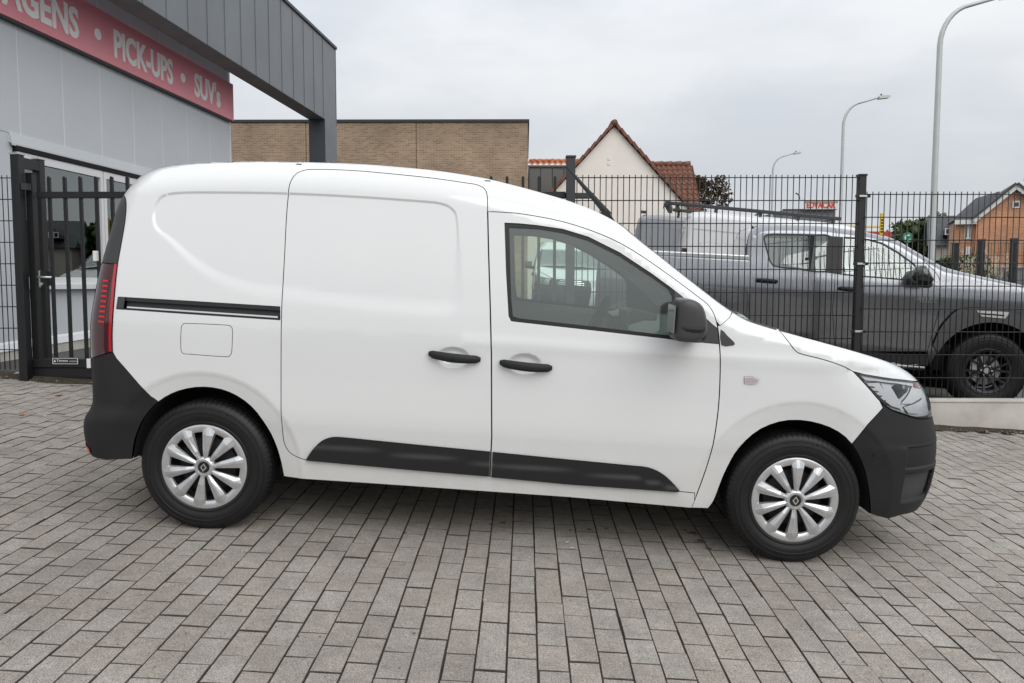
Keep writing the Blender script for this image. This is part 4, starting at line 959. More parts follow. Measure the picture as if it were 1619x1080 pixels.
# root: origin on the front plane beside the viewer; local y runs along the front, x outwards
m_panel = mat('grey_wall_panel', (.57, .595, .62), .42, spec=.4, nscale=.8, namt=.035)
m_panelj = mat('pale_panel_joint', (.74, .76, .78), .5)
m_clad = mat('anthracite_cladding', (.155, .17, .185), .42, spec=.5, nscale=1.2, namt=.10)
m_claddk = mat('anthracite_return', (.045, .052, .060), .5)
m_signred = mat('red_sign_board', (.88, .30, .35), .45, nscale=.9, namt=.06)
m_frame = mat('white_window_frame', (.74, .75, .76), .35)
m_wglass = glass('shop_glass', (.55, .62, .62), 3.2)
m_dark = mat('dark_interior', (.05, .05, .05), .9)
wh = empty('warehouse', (CAM[0]+XW, CAM[1], 0)); wh.rotation_euler = (0, 0, -BA); tag(wh, 'grey panel-clad warehouse with window band at the left', 'building')
L_ = lambda px, py: wh_local(px, py, XW)
jy = [L_(px, 300)[0] for px in (36.7, 108, 169, 220, 263, 302, 334)]; pw_ = (jy[-1]-jy[0])/6; yend = L_(364.5, 300)[0]
ys = [jy[0]+pw_*i for i in range(-12, 7)]+[yend]
wy0 = L_(20, 240)[0]; wy1 = jy[0]+pw_*5.0; ztop = wh_local(222, 0, XC)[1]+.6
zl0 = np.mean([L_(20, 236)[1], L_(190, 272)[1]]); zs0 = L_(100, 441)[1]-.01
gz0 = .25                                                     # ground level at the wall
def zplinth(y): return .40+.030*(y-9.5)
def panel(y0, y1, z0, z1, nm='wall_panel'):
    mb = MB(); mb.box((-.08, y0+.008, z0), (0, y1-.008, z1), bev=.006); return mb.obj(nm, m_panel, wh)
for a, b in zip(ys[:-1], ys[1:]):
    if b <= wy0+.02 or a >= wy1-.02: panel(a, b, zplinth(a)-.05, ztop)
    else:
        if a < wy0: panel(a, wy0+.008, zplinth(a)-.05, zl0+.157)
        a2, b2 = max(a, wy0), min(b, wy1)
        panel(a, b, zl0+.16, ztop); panel(a2, b2, zplinth(a)-.05, zs0-.12)
        if b > wy1+.02: panel(wy1, b, zplinth(a)-.05, zl0+.157)
for y in ys:
    if wy0 < y < wy1-.02: segs = [(zl0+.16, ztop), (zplinth(y), zs0-.12)]
    else: segs = [(zplinth(y), ztop)]
    for z0, z1 in segs:
        mb = MB(); mb.box((-.03, y-.0085, z0), (-.004, y+.0085, z1)); mb.obj('panel_joint', m_panelj, wh)
mb = MB(); mb.box((-9, ys[0], -.4), (-.082, yend-.003, ztop-.05)); 
mb = MB(); mb.box((-6.0, yend-.10, -.3), (-.083, yend-.02, ztop)); mb.obj('end_wall', m_panel, wh)
mb = MB(); mb.box((-6.0, ys[0], ztop), (.0, yend, ztop+.12)); mb.obj('roof', m_clad, wh)
mb = MB(); mb.box((-.03, yend+.001, 0), (.012, yend+.05, ztop), bev=.004); mb.obj('corner_trim', m_panelj, wh)
# plinth follows the rising ground
for i in range(9):
    y0, y1 = ys[0]+i*(yend-ys[0])/9, ys[0]+(i+1)*(yend-ys[0])/9
    mb = MB(); mb.add([(-.05, y0, -.4), (.03, y0, -.4), (.03, y1, -.4), (-.05, y1, -.4), (-.05, y0, zplinth(y0)), (.03, y0, zplinth(y0)), (.03, y1, zplinth(y1)), (-.05, y1, zplinth(y1))], [(0,3,2,1),(4,5,6,7),(0,1,5,4),(1,2,6,5),(2,3,7,6),(3,0,4,7)]); mb.obj('plinth', m_conc, wh)
    mb = MB(); mb.add([(.001, y0, zplinth(y0)+.001), (.045, y0, zplinth(y0)+.001), (.045, y1, zplinth(y1)+.001), (.001, y1, zplinth(y1)+.001), (.001, y0, zplinth(y0)+.10), (.02, y0, zplinth(y0)+.08), (.02, y1, zplinth(y1)+.08), (.001, y1, zplinth(y1)+.10)], [(0,3,2,1),(4,5,6,7),(0,1,5,4),(1,2,6,5),(2,3,7,6),(3,0,4,7)]); mb.obj('drip_trim', m_panelj, wh)
# lintel flashing and window band
mb = MB(); mb.prism([(.0, zl0+.17), (.02, zl0+.16), (.045, zl0+.05), (.045, zl0+.02), (.035, zl0+.02), (.035, zl0+.04), (0, zl0+.06)], wy0-.06, wy1, axis='y'); mb.obj('lintel_flashing', m_panel, wh)
mb = MB(); mb.box((-.02, wy0, zl0-.03), (.05, wy1, zl0+.028)); mb.obj('blind_box', m_black, wh)
mb = MB(); mb.box((-.02, wy0, zs0-.12), (.09, wy1, zs0-.07), bev=.006); mb.obj('window_sill', m_frame, wh)
cuts = [wy0+.02, L_(163, 380)[0], L_(163, 380)[0]+(L_(163, 380)[0]-wy0)*.52, wy1-.02]
for a, b in zip(cuts[:-1], cuts[1:]):
    z0, z1 = zs0-.065, zl0-.035; fw = .065
    mb = MB()
    for p_, q_ in (((a+.01, z0), (b-.01, z0+fw+.03)), ((a+.01, z1-fw-.03), (b-.01, z1)), ((a+.01, z0+fw+.03), (a+fw, z1-fw-.03)), ((b-fw, z0+fw+.03), (b-.01, z1-fw-.03))): mb.box((-.03, p_[0], p_[1]), (.035, q_[0], q_[1]))
    w_ = mb.obj('window', m_frame, wh); w_['kind'] = 'stuff'; del w_['kind']
    mb = MB(); mb.box((-.004, a+fw, z0+fw), (.004, b-fw, z1-fw)); mb.obj('pane', m_wglass, w_)
mb = MB(); mb.box((-3.2, wy0-.5, .2), (-3.1, wy1+.5, 3.0)); mb.box((-3.1, wy0-.5, .2), (-.09, wy1+.5, .25)); mb.box((-3.1, wy0-.5, 2.9), (-.09, wy1+.5, 3.0)); mb.box((-3.1, wy0-.6, .25), (-.09, wy0-.5, 2.9)); mb.box((-3.1, wy1+.5, .25), (-.09, wy1+.6, 2.9)); mb.obj('showroom', m_dark, wh)['kind'] = 'stuff'
# sign band
sgx = .10; XS = XW+sgx/math.cos(BA)
S_ = lambda px, py: wh_local(px, py, XS)
sz0 = np.mean([S_(369, 190)[1], S_(100, 68)[1]]); sz1 = np.mean([S_(369, 133)[1], S_(200, 39)[1]]); sy1 = S_(369.5, 160)[0]
sign = empty('sign_board', tuple(wh.matrix_basis @ Vector((0, 0, 0)))); sign.rotation_euler = (0, 0, -BA); tag(sign, 'long red sign board with white lettering across the warehouse front', 'sign')
n = 6; yy = np.linspace(1.0, sy1, n)
for a, b in zip(yy[:-1], yy[1:]):
    mb = MB(); mb.box((.004, a+.001, sz0), (sgx, b-.001, sz1), bev=.004); mb.obj('board', m_signred, sign)
mb = MB(); mb.box((.004, yy[0], sz0-.018), (sgx-.02, sy1, sz0-.002)); mb.obj('bottom_channel', m_claddk, sign)
hs = sz1-sz0; cap = hs*.53; bz = sz0+hs*.20
m_slet = mat('white_sign_letters', (.95, .94, .92), .5)
def word(s, px0, px1, sp=1.0):
    y0, y1 = S_(px0, 60)[0], S_(px1, 120)[0]
    text_obj('lettering', s, m_slet, sign, y1-y0, cap, (sgx+.001, y0, bz), (0, 1, 0), (0, 0, 1), .006, .034, sp)
word('WAGENS', -42, 127.5); word('PICK-UPS', 180, 273.5); word("SUV's", 305.5, 347.5)
for px, py in ((155, 54.5), (289.5, 123.5)):
    y, z = S_(px, py); mb = MB(); mb.lathe([(.0, sgx+.006), (.072, sgx+.006), (.072, sgx)], 28, axis='x'); mb.obj('dot', m_slet, sign, loc=(0, y, z))
# canopy frame: deep fascia beam carried by a column
cf = empty('canopy_frame', tuple(wh.matrix_basis @ Vector((0, 0, 0)))); cf.rotation_euler = (0, 0, -BA); tag(cf, 'anthracite standing-seam canopy frame with column beside the warehouse', 'canopy')
C_ = lambda px, py: wh_local(px, py, XC)
cz0 = np.mean([C_(515, 190)[1], C_(363, 92)[1]]); cz1 = C_(531, 78)[1]; cy0, cy1 = C_(515, 190)[0], C_(532, 100)[0]
cj = [C_(px, 100)[0] for px in (360, 387, 411, 432, 452, 471, 485, 499, 512)]; cp = (cj[-1]-cj[0])/8
ring_y = [cj[0]+cp*i for i in range(-16, 9)]+[cy1]
for a, b in zip(ring_y[:-1], ring_y[1:]):
    z0 = cz0 if b < cy1-.01 else cz0
    mb = MB(); mb.box((dout-.03, a+.004, z0), (dout, b-.004, cz1), bev=.003); mb.box((dout+.0005, b-.016, z0+.005), (dout+.009, b-.006, cz1-.005)); o = mb.obj('cladding_panel', m_clad, cf)
    o['kind'] = 'stuff'; del o['kind']
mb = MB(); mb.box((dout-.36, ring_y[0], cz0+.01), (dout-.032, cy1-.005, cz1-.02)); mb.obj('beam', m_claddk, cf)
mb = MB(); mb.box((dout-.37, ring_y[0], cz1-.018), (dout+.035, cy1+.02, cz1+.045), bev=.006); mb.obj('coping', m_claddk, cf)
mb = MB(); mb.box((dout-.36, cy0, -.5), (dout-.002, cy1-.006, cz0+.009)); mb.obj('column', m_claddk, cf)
for a, b in ((cy0, (cy0+cy1)/2), ((cy0+cy1)/2, cy1)):
    mb = MB(); mb.box((dout-.001, a+.003, -.5), (dout+.006, b-.003, cz0-.002), bev=.002); mb.obj('column_cladding', m_clad, cf)
mb = MB(); mb.box((dout-.36, ring_y[0], cz0-.004), (dout-.005, cy0-.004, cz0+.009)); mb.obj('soffit', mat('soffit_sheet', (.16, .16, .155), .6, nscale=2, namt=.2), cf)

# ------------------------------------------------------------------ tan brick building with flat roof
def brick_mat(name, c1, c2, mortar, sc):
    m = bpy.data.materials.new(name); m.use_nodes = True; nt = m.node_tree; b = nt.nodes['Principled BSDF']; b.inputs['Roughness'].default_value = .9
    t = nt.nodes.new('ShaderNodeTexCoord'); mp_ = nt.nodes.new('ShaderNodeMapping'); mp_.inputs['Rotation'].default_value = (rad(90), 0, 0)
    br = nt.nodes.new('ShaderNodeTexBrick'); br.inputs['Scale'].default_value = sc; br.inputs['Color1'].default_value = (*c1, 1); br.inputs['Color2'].default_value = (*c2, 1); br.inputs['Mortar'].default_value = (*mortar, 1)
    br.inputs['Mortar Size'].default_value = .018; br.inputs['Brick Width'].default_value = .44; br.inputs['Row Height'].default_value = .14; br.inputs['Bias'].default_value = -.1
    nz_ = nt.nodes.new('ShaderNodeTexNoise'); nz_.inputs['Scale'].default_value = .6; nz_.inputs['Detail'].default_value = 6
    mr = nt.nodes.new('ShaderNodeMapRange'); mr.inputs[1].default_value = .3; mr.inputs[2].default_value = .7; mr.inputs[3].default_value = .70; mr.inputs[4].default_value = 1.22
    vs_ = nt.nodes.new('ShaderNodeVectorMath'); vs_.operation = 'SCALE'; K = nt.links.new
    K(t.outputs['Object'], mp_.inputs[0]); K(mp_.outputs[0], br.inputs['Vector']); K(t.outputs['Object'], nz_.inputs['Vector']); K(nz_.outputs['Fac'], mr.inputs[0])
    K(br.outputs['Color'], vs_.inputs[0]); K(mr.outputs[0], vs_.inputs['Scale']); K(vs_.outputs[0], b.inputs['Base Color'])
    bu = nt.nodes.new('ShaderNodeBump'); bu.inputs['Distance'].default_value = .01; bu.inputs['Strength'].default_value = .6; K(br.outputs['Fac'], bu.inputs['Height']); bu.invert = True; K(bu.outputs[0], b.inputs['Normal'])
    return m
m_tan = brick_mat('tan_brick', (.36, .255, .165), (.24, .165, .105), (.40, .32, .24), 2.05)
m_cop = mat('dark_coping', (.03, .03, .03), .5)
BD = 31.0
x0, x1 = at(352, 300, BD)[0], at(834.5, 300, BD)[0]; zc_ = at(600, 189.5, BD)[2]; yb = CAM[1]+BD
bb_ = empty('brick_building', (x0, yb, 0)); tag(bb_, 'flat-roofed tan brick building behind the van roof', 'building')
xj = [at(q, 300, BD)[0]-x0 for q in (485, 658.5)]; ed = [-4.0]+xj+[x1-x0]
for a, b in zip(ed[:-1], ed[1:]):
    mb = MB(); mb.box((a+.012, 0, -.5), (b-.012, .3, zc_-.10)); mb.obj('brick_wall', m_tan, bb_)
for x in xj: mb = MB(); mb.box((x-.011, .03, -.5), (x+.011, .2, zc_-.11)); mb.obj('expansion_joint', m_black, bb_)
mb = MB(); mb.box((-4.0, .31, -.5), (x1-x0-.001, 9, zc_-.12)); mb.obj('rear_walls', m_tan, bb_)
mb = MB(); mb.box((-4.02, -.05, zc_-.099), (x1-x0+.05, 9.05, zc_+.01), bev=.01); mb.obj('coping', m_cop, bb_)
vx, vz = at(452, 188, BD+1.5)[0], zc_
vt = empty('roof_vent', (vx, yb+1.6, vz)); tag(vt, 'black mushroom roof vent on the tan brick building', 'vent')
mb = MB(); mb.lathe([(.0, .05), (.09, .05), (.09, .0)], 12, axis='z'); mb.obj('vent_pipe', m_cop, vt)
mb = MB(); mb.lathe([(0, .27), (.12, .25), (.2, .18), (.32, .10), (.30, .07), (.1, .08), (.1, .02)], 16, axis='z'); mb.obj('vent_hood', m_cop, vt)
dx = at(645, 188, BD+1.2)[0]; dm = empty('roof_light', (dx, yb+1.4, zc_)); tag(dm, 'low domed roof light on the tan brick building', 'roof light')
mb = MB(); mb.lathe([(0, .16), (.2, .14), (.32, .08), (.35, 0)], 16, axis='z'); mb.obj('dome', mat('pale_dome', (.7, .72, .74), .3), dm); mb = MB(); mb.lathe([(.36, .06), (.38, .06), (.38, -.02), (.36, -.02)], 16, axis='z', closed=True); mb.obj('dome_kerb', m_cop, dm)

# ------------------------------------------------------------------ pantiled roofs, white gabled house
def tile_mat(name, a, b):
    m = mat(name, a, .8, nscale=7, namt=.35); nt = m.node_tree; g = nt.nodes.new('ShaderNodeTexNoise'); g.inputs['Scale'].default_value = 1.7
    return m
m_tile = tile_mat('red_pantile', (.19, .085, .056), None); m_tile2 = tile_mat('orange_pantile', (.48, .17, .085), None)
m_render = mat('cream_render', (.86, .82, .75), .9, nscale=1.2, namt=.04); m_zinc = mat('grey_zinc_cladding', (.17, .17, .165), .5, nscale=1.0, namt=.08)
def pantiles(parent, P0, ux, up, w, l, m, pw=.22, pl=.34, amp=.035, nm='tile_slope'):
    """corrugated tiled slope: P0 eave corner, ux along the eave, up along the slope"""
    P0, ux, up = map(np.array, (P0, ux, up)); nrm = np.cross(ux, up); nrm = nrm/np.linalg.norm(nrm); nx = int(w/pw)*4; ny = int(l/pl); V_, F_ = [], []
    for j in range(ny):
        for e, h in ((0, .03), (1, 0.0)):
            for i in range(nx+1):
                u = w*i/nx; v = l*(j+e)/ny; V_.append(P0+ux*u+up*v+nrm*(amp*math.sin(2*math.pi*i/4+.6)+h+.01))
    for j in range(2*ny-1):
        for i in range(nx): F_.append((j*(nx+1)+i, j*(nx+1)+i+1, (j+1)*(nx+1)+i+1, (j+1)*(nx+1)+i))
    me = meshdata(nm, V_, F_, True); me.set_sharp_from_angle(angle=rad(50)); return link(nm, me, m, parent)
HD = 33.0; yh = CAM[1]+HD
def hp(px, py, d=HD): p = at(px, py, d); return np.array([p[0], p[2]])
apex, el, er = hp(971, 199), hp(868, 312), hp(1089, 338)
sl_ = (apex[1]-el[1])/(apex[0]-el[0]); zb_ = hp(971, 340)[1]
hs_ = empty('white_house', (apex[0], yh, 0)); tag(hs_, 'cream rendered house with steep gable and red tiled roof', 'house')
ax_ = apex[0]; zg0 = -.5; hw = 4.6; xe = lambda z, s: s*(apex[1]-z)/sl_
ze = apex[1]-hw*sl_
mb = MB(); mb.prism([(-hw, -1), (hw, -1), (hw, ze), (0, apex[1]-.02), (-hw, ze)], 0, 7); mb.obj('gable_wall', m_render, hs_)
for s in (-1, 1):
    up = np.array([-s*1.0, 0, sl_]); up /= np.linalg.norm(up); ln = math.hypot(hw+.25, (hw+.25)*sl_); P0 = np.array([s*(hw+.25), -.12 if s > 0 else 7.1, ze-.25*sl_+.08])
    pantiles(hs_, P0, np.array([0, s*1.0, 0]), up, 7.2, ln, m_tile)
    nt_ = 20
    for i in range(nt_):
        t0 = ln*i/nt_; c = np.array([s*(hw+.25), -.06, ze-.25*sl_+.09])+up*(t0+ln/nt_/2); nr = np.array([s*sl_, 0, 1.0]); nr /= np.linalg.norm(nr)
        mb = MB(); mb.obox(c+nr*.02, up*(ln/nt_/2*1.02)+nr*.02, (0, .13, 0), nr*.055); mb.obj('verge_tile', m_tile, hs_)
for i in range(14): mb = MB(); mb.tube([(0, i*.5-.2, apex[1]+.1), (0, i*.5+.32, apex[1]+.13)], [.13, .155], 8); mb.obj('ridge_tile', m_tile, hs_, True)
for py in (251, 259): q = hp(962.5, py); mb = MB(); mb.box((q[0]-ax_-.05, -.02, q[1]-.06), (q[0]-ax_+.05, -.002, q[1]+.06)); mb.obj('wall_anchor', m_panelj, hs_)
# wing to the right of the gable, slope facing the viewer
wing = empty('house_wing', (0, yh+2.0, 0)); tag(wing, 'red tiled house wing right of the cream gable', 'house')
q0, q1 = hp(1015, 257, HD+3.6), hp(1093, 257, HD+3.6); lowz = hp(1050, 345, HD+1)[1]; wx0 = q0[0]-1.0; wx1 = q1[0]
dz_ = q0[1]-lowz; up = np.array([0, 2.6, dz_]); ln = np.linalg.norm(up); up /= ln
mb = MB(); mb.prism([(-.2, -1), (5.6, -1), (5.6, lowz-.15), (2.7, q0[1]-.1), (-.2, lowz-.15)], wx0, wx1+.1, axis='x'); mb.obj('wall', m_render, wing)
pantiles(wing, (wx0, -.05, lowz), (1, 0, 0), up, wx1+.25-wx0, ln, m_tile, amp=.05); pantiles(wing, (wx1+.25, 5.3, lowz), (-1, 0, 0), np.array([0, -2.6, dz_])/ln, wx1+.25-wx0, ln, m_tile)
nr = int((wx1-wx0)/.4)
for i in range(nr): mb = MB(); mb.tube([(wx0+i*.42, 2.6, q0[1]+.06), (wx0+i*.42+.44, 2.6, q0[1]+.085)], [.12, .14], 8); mb.obj('ridge_tile', m_tile, wing, True)
# low zinc-clad block with an orange tiled edge, between the brick building and the gable
ZD = 36.5; e0, e1 = at(836.5, 256, ZD), at(905, 256, ZD); zz_ = at(870, 263, ZD)[2]
low = empty('zinc_annexe', (e0[0], CAM[1]+ZD, 0)); tag(low, 'low grey zinc-clad annexe with orange tile edge behind the gate post', 'building')
wa = (e1[0]-e0[0])+1.2; npn = 6
for i in range(npn): mb = MB(); mb.box((i*wa/npn+.01, 0, -.5), ((i+1)*wa/npn-.01, .1, zz_-.05), bev=.012); mb.obj('zinc_panel', m_zinc, low)
mb = MB(); mb.box((-.05, -.06, zz_-.049), (wa, .12, zz_+.04)); mb.obj('gutter', mat('dark_gutter', (.10, .10, .08), .5), low)
pantiles(low, (-.05, -.05, zz_+.05), (1, 0, 0), np.array([0, .86, .5]), wa, .36, m_tile2, pw=.26, amp=.05)
mb = MB(); mb.box((-.04, .11, -.5), (wa, 4, zz_-.06)); mb.obj('rear_walls', m_zinc, low)
for i in range(int(wa/.28)): mb = MB(); mb.tube([(i*.28, .33, zz_+.27), (i*.28+.30, .33, zz_+.30)], [.085, .105], 8); mb.obj('ridge_tile', m_tile2, low, True)
# ------------------------------------------------------------------ grey pickup behind the fence
m_grey = mat('grey_metallic_paint', (.265, .275, .295), .22, metal=.9, coat=1.0, coatr=.04)
m_tint = glass('tinted_glass', (.22, .23, .23), 3.5, film=.05); m_clear = glass('pickup_glass', (.78, .86, .82), 5.0, film=.12)
m_alloy = mat('dark_alloy', (.045, .046, .05), .3, metal=.6); m_caliper = mat('brake_metal', (.45, .44, .42), .4, metal=.8)
PD = 8.28
def lotroot(px, py, depth, local, yaw=0.0, nod=0.0):
    M_ = Matrix([list(r) for r in LOT]).to_4x4() @ Matrix.Rotation(rad(yaw), 4, 'Z') @ Matrix.Rotation(rad(nod), 4, 'Y')
    M_.translation = Vector(at(px, py, depth))-M_.to_3x3() @ Vector(local); return M_
PF = lotroot(1557, 585.5, PD, (0, -.82, .39), -9)
pk = empty('pickup_truck', mat=PF); tag(pk, 'grey metallic double-cab pickup parked behind the mesh fence', 'pickup')
PS0 = Side(PF, lambda x: 0*x+2, lambda z: 0*z-9, lambda z: 0*z+9, lambda z: 0*z+.9, lambda x: (.1+0*x, .1+0*x), (.1, .1), (.1, .1))
tp = PS0.trp([(1190,361),(1196,357.8),(1212,355.8),(1250,355.8),(1290,357),(1330,361.5),(1372.6,367.5),(1400,374),(1415,379),(1443.5,396),(1472,413),(1486,421),(1528.6,433),(1570,442),(1619,453),(1655,463),(1680,476)], -.66)
tp = np.concatenate([[[tp[0, 0]-.12, tp[0, 1]-.02]], tp, [[tp[-1, 0]+.12, tp[-1, 1]-.12], [tp[-1, 0]+.4, tp[-1, 1]-.3]]]); PT = pchip(tp[:, 0], tp[:, 1])
rc = PS0.trp([(1192,358),(1186,367),(1178,392),(1176,420),(1175,560)], -.75); xcab = rc[-1, 0]
PR = pchip(rc[::-1, 1], rc[::-1, 0]); xnose = tp[-3, 0]+.18
PFf = pchip([.3, .6, .9, 1.1, 1.3], [xnose-.06, xnose, xnose-.01, xnose-.06, xnose-.2])
PW = pchip([.3, .5, .8, .95, 1.1, 1.2, 1.3, 1.5, 1.7, 1.9], [.80, .842, .888, .905, .913, .903, .880, .828, .782, .74])
PSd = Side(PF, PT, PR, PFf, PW, lambda x: (.09*(1-smooth01((x+.55)/.3))+.05*smooth01((x+.55)/.3), .13*(1-smooth01((x+.55)/.3))+.10*smooth01((x+.55)/.3)), (.05, .03), (.45, .30))
t2 = PSd.tr
bline = t2([(1322,374),(1321,400),(1320,440),(1316,490),(1320,556)]); fl_ = spline(t2([(1462,415),(1472,423),(1481,433),(1486,444),(1486.5,462),(1485,487),(1476,520),(1466,556)]), n=3)
def TL(S, f, x0, x1, n=40): x = np.linspace(x0, x1, n); return np.stack([x, f(x)], 1)
cab_edge = np.stack([PR(np.linspace(.42, 1.78, 16)), np.linspace(.42, 1.78, 16)], 1)
rwin = spline(t2([(1207,378),(1213,370),(1240,369.5),(1290,370.5),(1313,373),(1312,400),(1308,431),(1260,426),(1222,421.5),(1213,401)]), True, 2)
fwin = t2([(1334,374.5),(1350,375),(1375,378),(1395,383.5),(1420,398),(1445,416),(1452,424),(1440,444.5),(1400,441),(1350,437),(1332,435)])
xt0, xt1 = float(PR(1.75)), fl_[0, 0]
rd = PSd.panel('rear_door', cat_(cab_edge, TL(0, PT, xt0+.02, bline[0, 0], 30)-[0, .0], bline), m_grey, pk, [rwin], gap=.003)
fd = PSd.panel('front_door', cat_(bline[::-1], TL(0, PT, bline[0, 0], xt1, 30), fl_), m_grey, pk, [fwin], gap=.003)
PSd.panel('window_glass', rwin, m_tint, rd, gap=-.003, off=-.008, flange=0, step=.08); PSd.panel('window_glass', fwin, m_clear, fd, gap=-.003, off=-.008, flange=0, step=.08)
for w_, p_, k_ in ((rwin, rd, 0), (fwin, fd, 1)): PSd.panel('window_seal', w_, m_seal, p_, [inset(w_, .016)], gap=0, off=-.002, flange=.01, hflange=.01, step=.05)
PSd.panel('pillar_panel', t2([(1310,373),(1333,375),(1331,434.5),(1306,431)]), m_seal, rd, gap=0, off=.001, flange=.005)
q = np.linspace(rad(-8), rad(188), 40); arch = np.stack([.51*np.cos(q), .39+.505*np.sin(q)], 1)
wing = cat_(fl_[::-1], TL(0, PT, xt1, xnose-.12, 40), np.stack([PFf(np.linspace(1.05, .45, 10)), np.linspace(1.05, .45, 10)], 1), arch)
PSd.panel('front_wing', wing, m_grey, pk, gap=.003)
oc = spline(t2([(1474,545),(1484,521.5),(1494.7,506.6),(1512,490.5),(1535,487),(1565,488),(1595,493),(1619,501),(1640,515)]), n=3); ic = arch[3:-5][::-1]
PSd.panel('arch_cladding', cat_(oc, ic[::-1]), mat('grey_cladding', (.10, .10, .102), .5), pk, gap=0, off=.03, flange=.04)
ins = PSd.panel('arch_insert', t2([(1542,490.5),(1594.9,493.2),(1586.7,503.5),(1550,500)]), mat('silver_insert', (.66, .66, .66), .35), pk, gap=0, off=.036, flange=.01)
PSd.panel('insert_slot', t2([(1547,494.5),(1586,497.5),(1585,499.5),(1549,497)]), m_seal, ins, gap=0, off=.038, flange=.002)
xs2 = np.linspace(xt0, xt1+.1, 40); PSd.strip('roof', np.stack([xs2[xs2 < tp[8, 0]], PT(xs2[xs2 < tp[8, 0]])], 1), m_grey, pk, (0, 0, .02))
xs3 = np.linspace(tp[8, 0], tp[12, 0], 14); PSd.strip('windscreen', np.stack([xs3, PT(xs3)], 1), m_clear, pk, (.06, 0, .04), inner=.01)
xs4 = np.linspace(tp[12, 0], xnose-.12, 30); PSd.strip('bonnet', np.stack([xs4, PT(xs4)], 1), m_grey, pk, (0, 0, .015))
z_ = np.linspace(1.1, .4, 12); PSd.strip('nose', np.stack([PFf(z_), z_], 1), m_plast2, pk, (.06, 0, 0)); z_ = np.linspace(.42, 1.76, 16); PSd.strip('cab_back', np.stack([PR(z_), z_], 1), m_grey, pk)
sp_ = cat_(cab_edge, TL(0, PT, xt0+.02, xnose-.12, 60), np.stack([PFf(np.linspace(1.05, .45, 10)), np.linspace(1.05, .45, 10)], 1), arch, fl_[-1:])
PSd.shell('inner_shell', sp_, m_shell, pk, [rwin, fwin]); PSd.panel('far_side', sp_, m_grey, pk, [rwin, fwin], step=.09, mirror=True)
mb = MB(); mb.box((xcab+.3, -.75, .35), (xnose-.3, .75, .62)); mb.box((xcab+.25, -.78, .62), (xcab+.9, .78, 1.15)); mb.box((-1.5, -.7, .62), (-1.1, .7, 1.05)); mb.box((-.62, -.55, .45), (.7, .55, .95)); mb.obj('chassis', m_black, pk)
# sill, side step
mb = MB(); mb.box((xcab+.02, -.86, .40), (fl_[-1, 0]+.02, -.80, .50)); mb.obj('sill', m_plast, pk)
st = t2([(1180,534),(1460,559)]); mb = MB(); mb.tube([(xcab+.1, -.95, .40), (fl_[-1, 0]-.05, -.95, .385)], .032, 10); mb.obj('side_step', m_chrome, pk, True)
mb = MB(); mb.box((-2.35, -.9, .23), (-2.27, -.5, .40)); mb.obj('mud_flap', m_plast, pk)
# load bed
bt = PSd.trp([(1020,398.5),(1100,402.5),(1174,408.5)], -.80); bx1 = xcab-.025; bx0 = bx1-1.62
BT = lambda x: np.interp(x, [bx0, bx1], [bt[2, 1]+.01, bt[2, 1]]); BS = Side(PF, lambda x: BT(x)+0*x, lambda z: 0*z+bx0, lambda z: 0*z+bx1+.5, PW, lambda x: (.03+0*x, .03+0*x), (.05, .03), (.1, .02))
ra = np.linspace(rad(-6), rad(186), 36); rcx = -3.085; rarch = np.stack([rcx+.49*np.cos(ra), .39+.49*np.sin(ra)], 1)
bed = BS.panel('load_bed_side', cat_([(bx0, .5), (bx0, float(BT(bx0)))], [(bx1, float(BT(bx1))), (bx1, .5)], rarch), m_grey, pk, gap=.002)
BS.panel('load_bed_far_side', cat_([(bx0, .5), (bx0, float(BT(bx0)))], [(bx1, float(BT(bx1))), (bx1, .5)], rarch), m_grey, pk, gap=.002, mirror=True, step=.1)
mb = MB(); zt2 = float(BT(bx1)); mb.box((bx0+.02, -.86, zt2-.02), (bx1-.01, -.78, zt2+.035), bev=.012); mb.obj('bed_rail', m_silver, pk); mb = MB(); mb.box((bx0+.02, .78, zt2-.02), (bx1-.01, .86, zt2+.035), bev=.012); mb.obj('bed_rail', m_plast2, pk)
mb = MB(); mb.box((bx0, -.8, .6), (bx0+.05, .8, zt2)); mb.obj('tailgate', m_grey, pk); mb = MB(); mb.box((bx0+.06, -.8, .6), (bx1-.01, .8, .75)); mb.obj('bed_floor', m_black, pk)
oc2 = np.stack([rcx+.575*np.cos(ra), .39+.575*np.sin(ra)], 1); BS.panel('arch_cladding', cat_(oc2[::-1], rarch), mat('grey_cladding_rear', (.10, .10, .102), .5), pk, gap=0, off=.03, flange=.04)
# handles, mirror, badge
def bar_handle(px, nm, par):
    c = t2(px); P_ = [(x, -float(PSd.H(x, z))-.03, z) for x, z in c]; mb = MB(); mb.tube([(P_[0][0], P_[0][1]+.035, P_[0][2]), P_[0], P_[1], P_[2], (P_[2][0], P_[2][1]+.035, P_[2][2])], [.012, .02, .024, .02, .012], 8); mb.obj(nm, m_plast, par, True)
bar_handle([(1196,442.5),(1212,443.5),(1228,445)], 'door_handle', rd); bar_handle([(1327,455.5),(1343,457),(1360,458)], 'door_handle', fd)
c0 = PSd.trp([(1439,447),(1478,421)], -1.05)
mb = MB(); V_, F_ = blob([(c0[0,0]+.04, c0[1,0]-.02, -1.12, -.97, c0[0,1]+.0, .7), (c0[0,0], c0[1,0], -1.15, -.94, c0[0,1]+.045, .7), (c0[0,0]+.01, c0[1,0]-.04, -1.15, -.94, c0[0,1]+.11, .7), (c0[0,0]+.05, c0[1,0]-.09, -1.12, -.96, c0[1,1], .7)], 20); mb.add(V_, F_); mr_ = mb.obj('door_mirror', mat('gloss_black_mirror', (.015, .015, .016), .15, coat=1), pk, True)
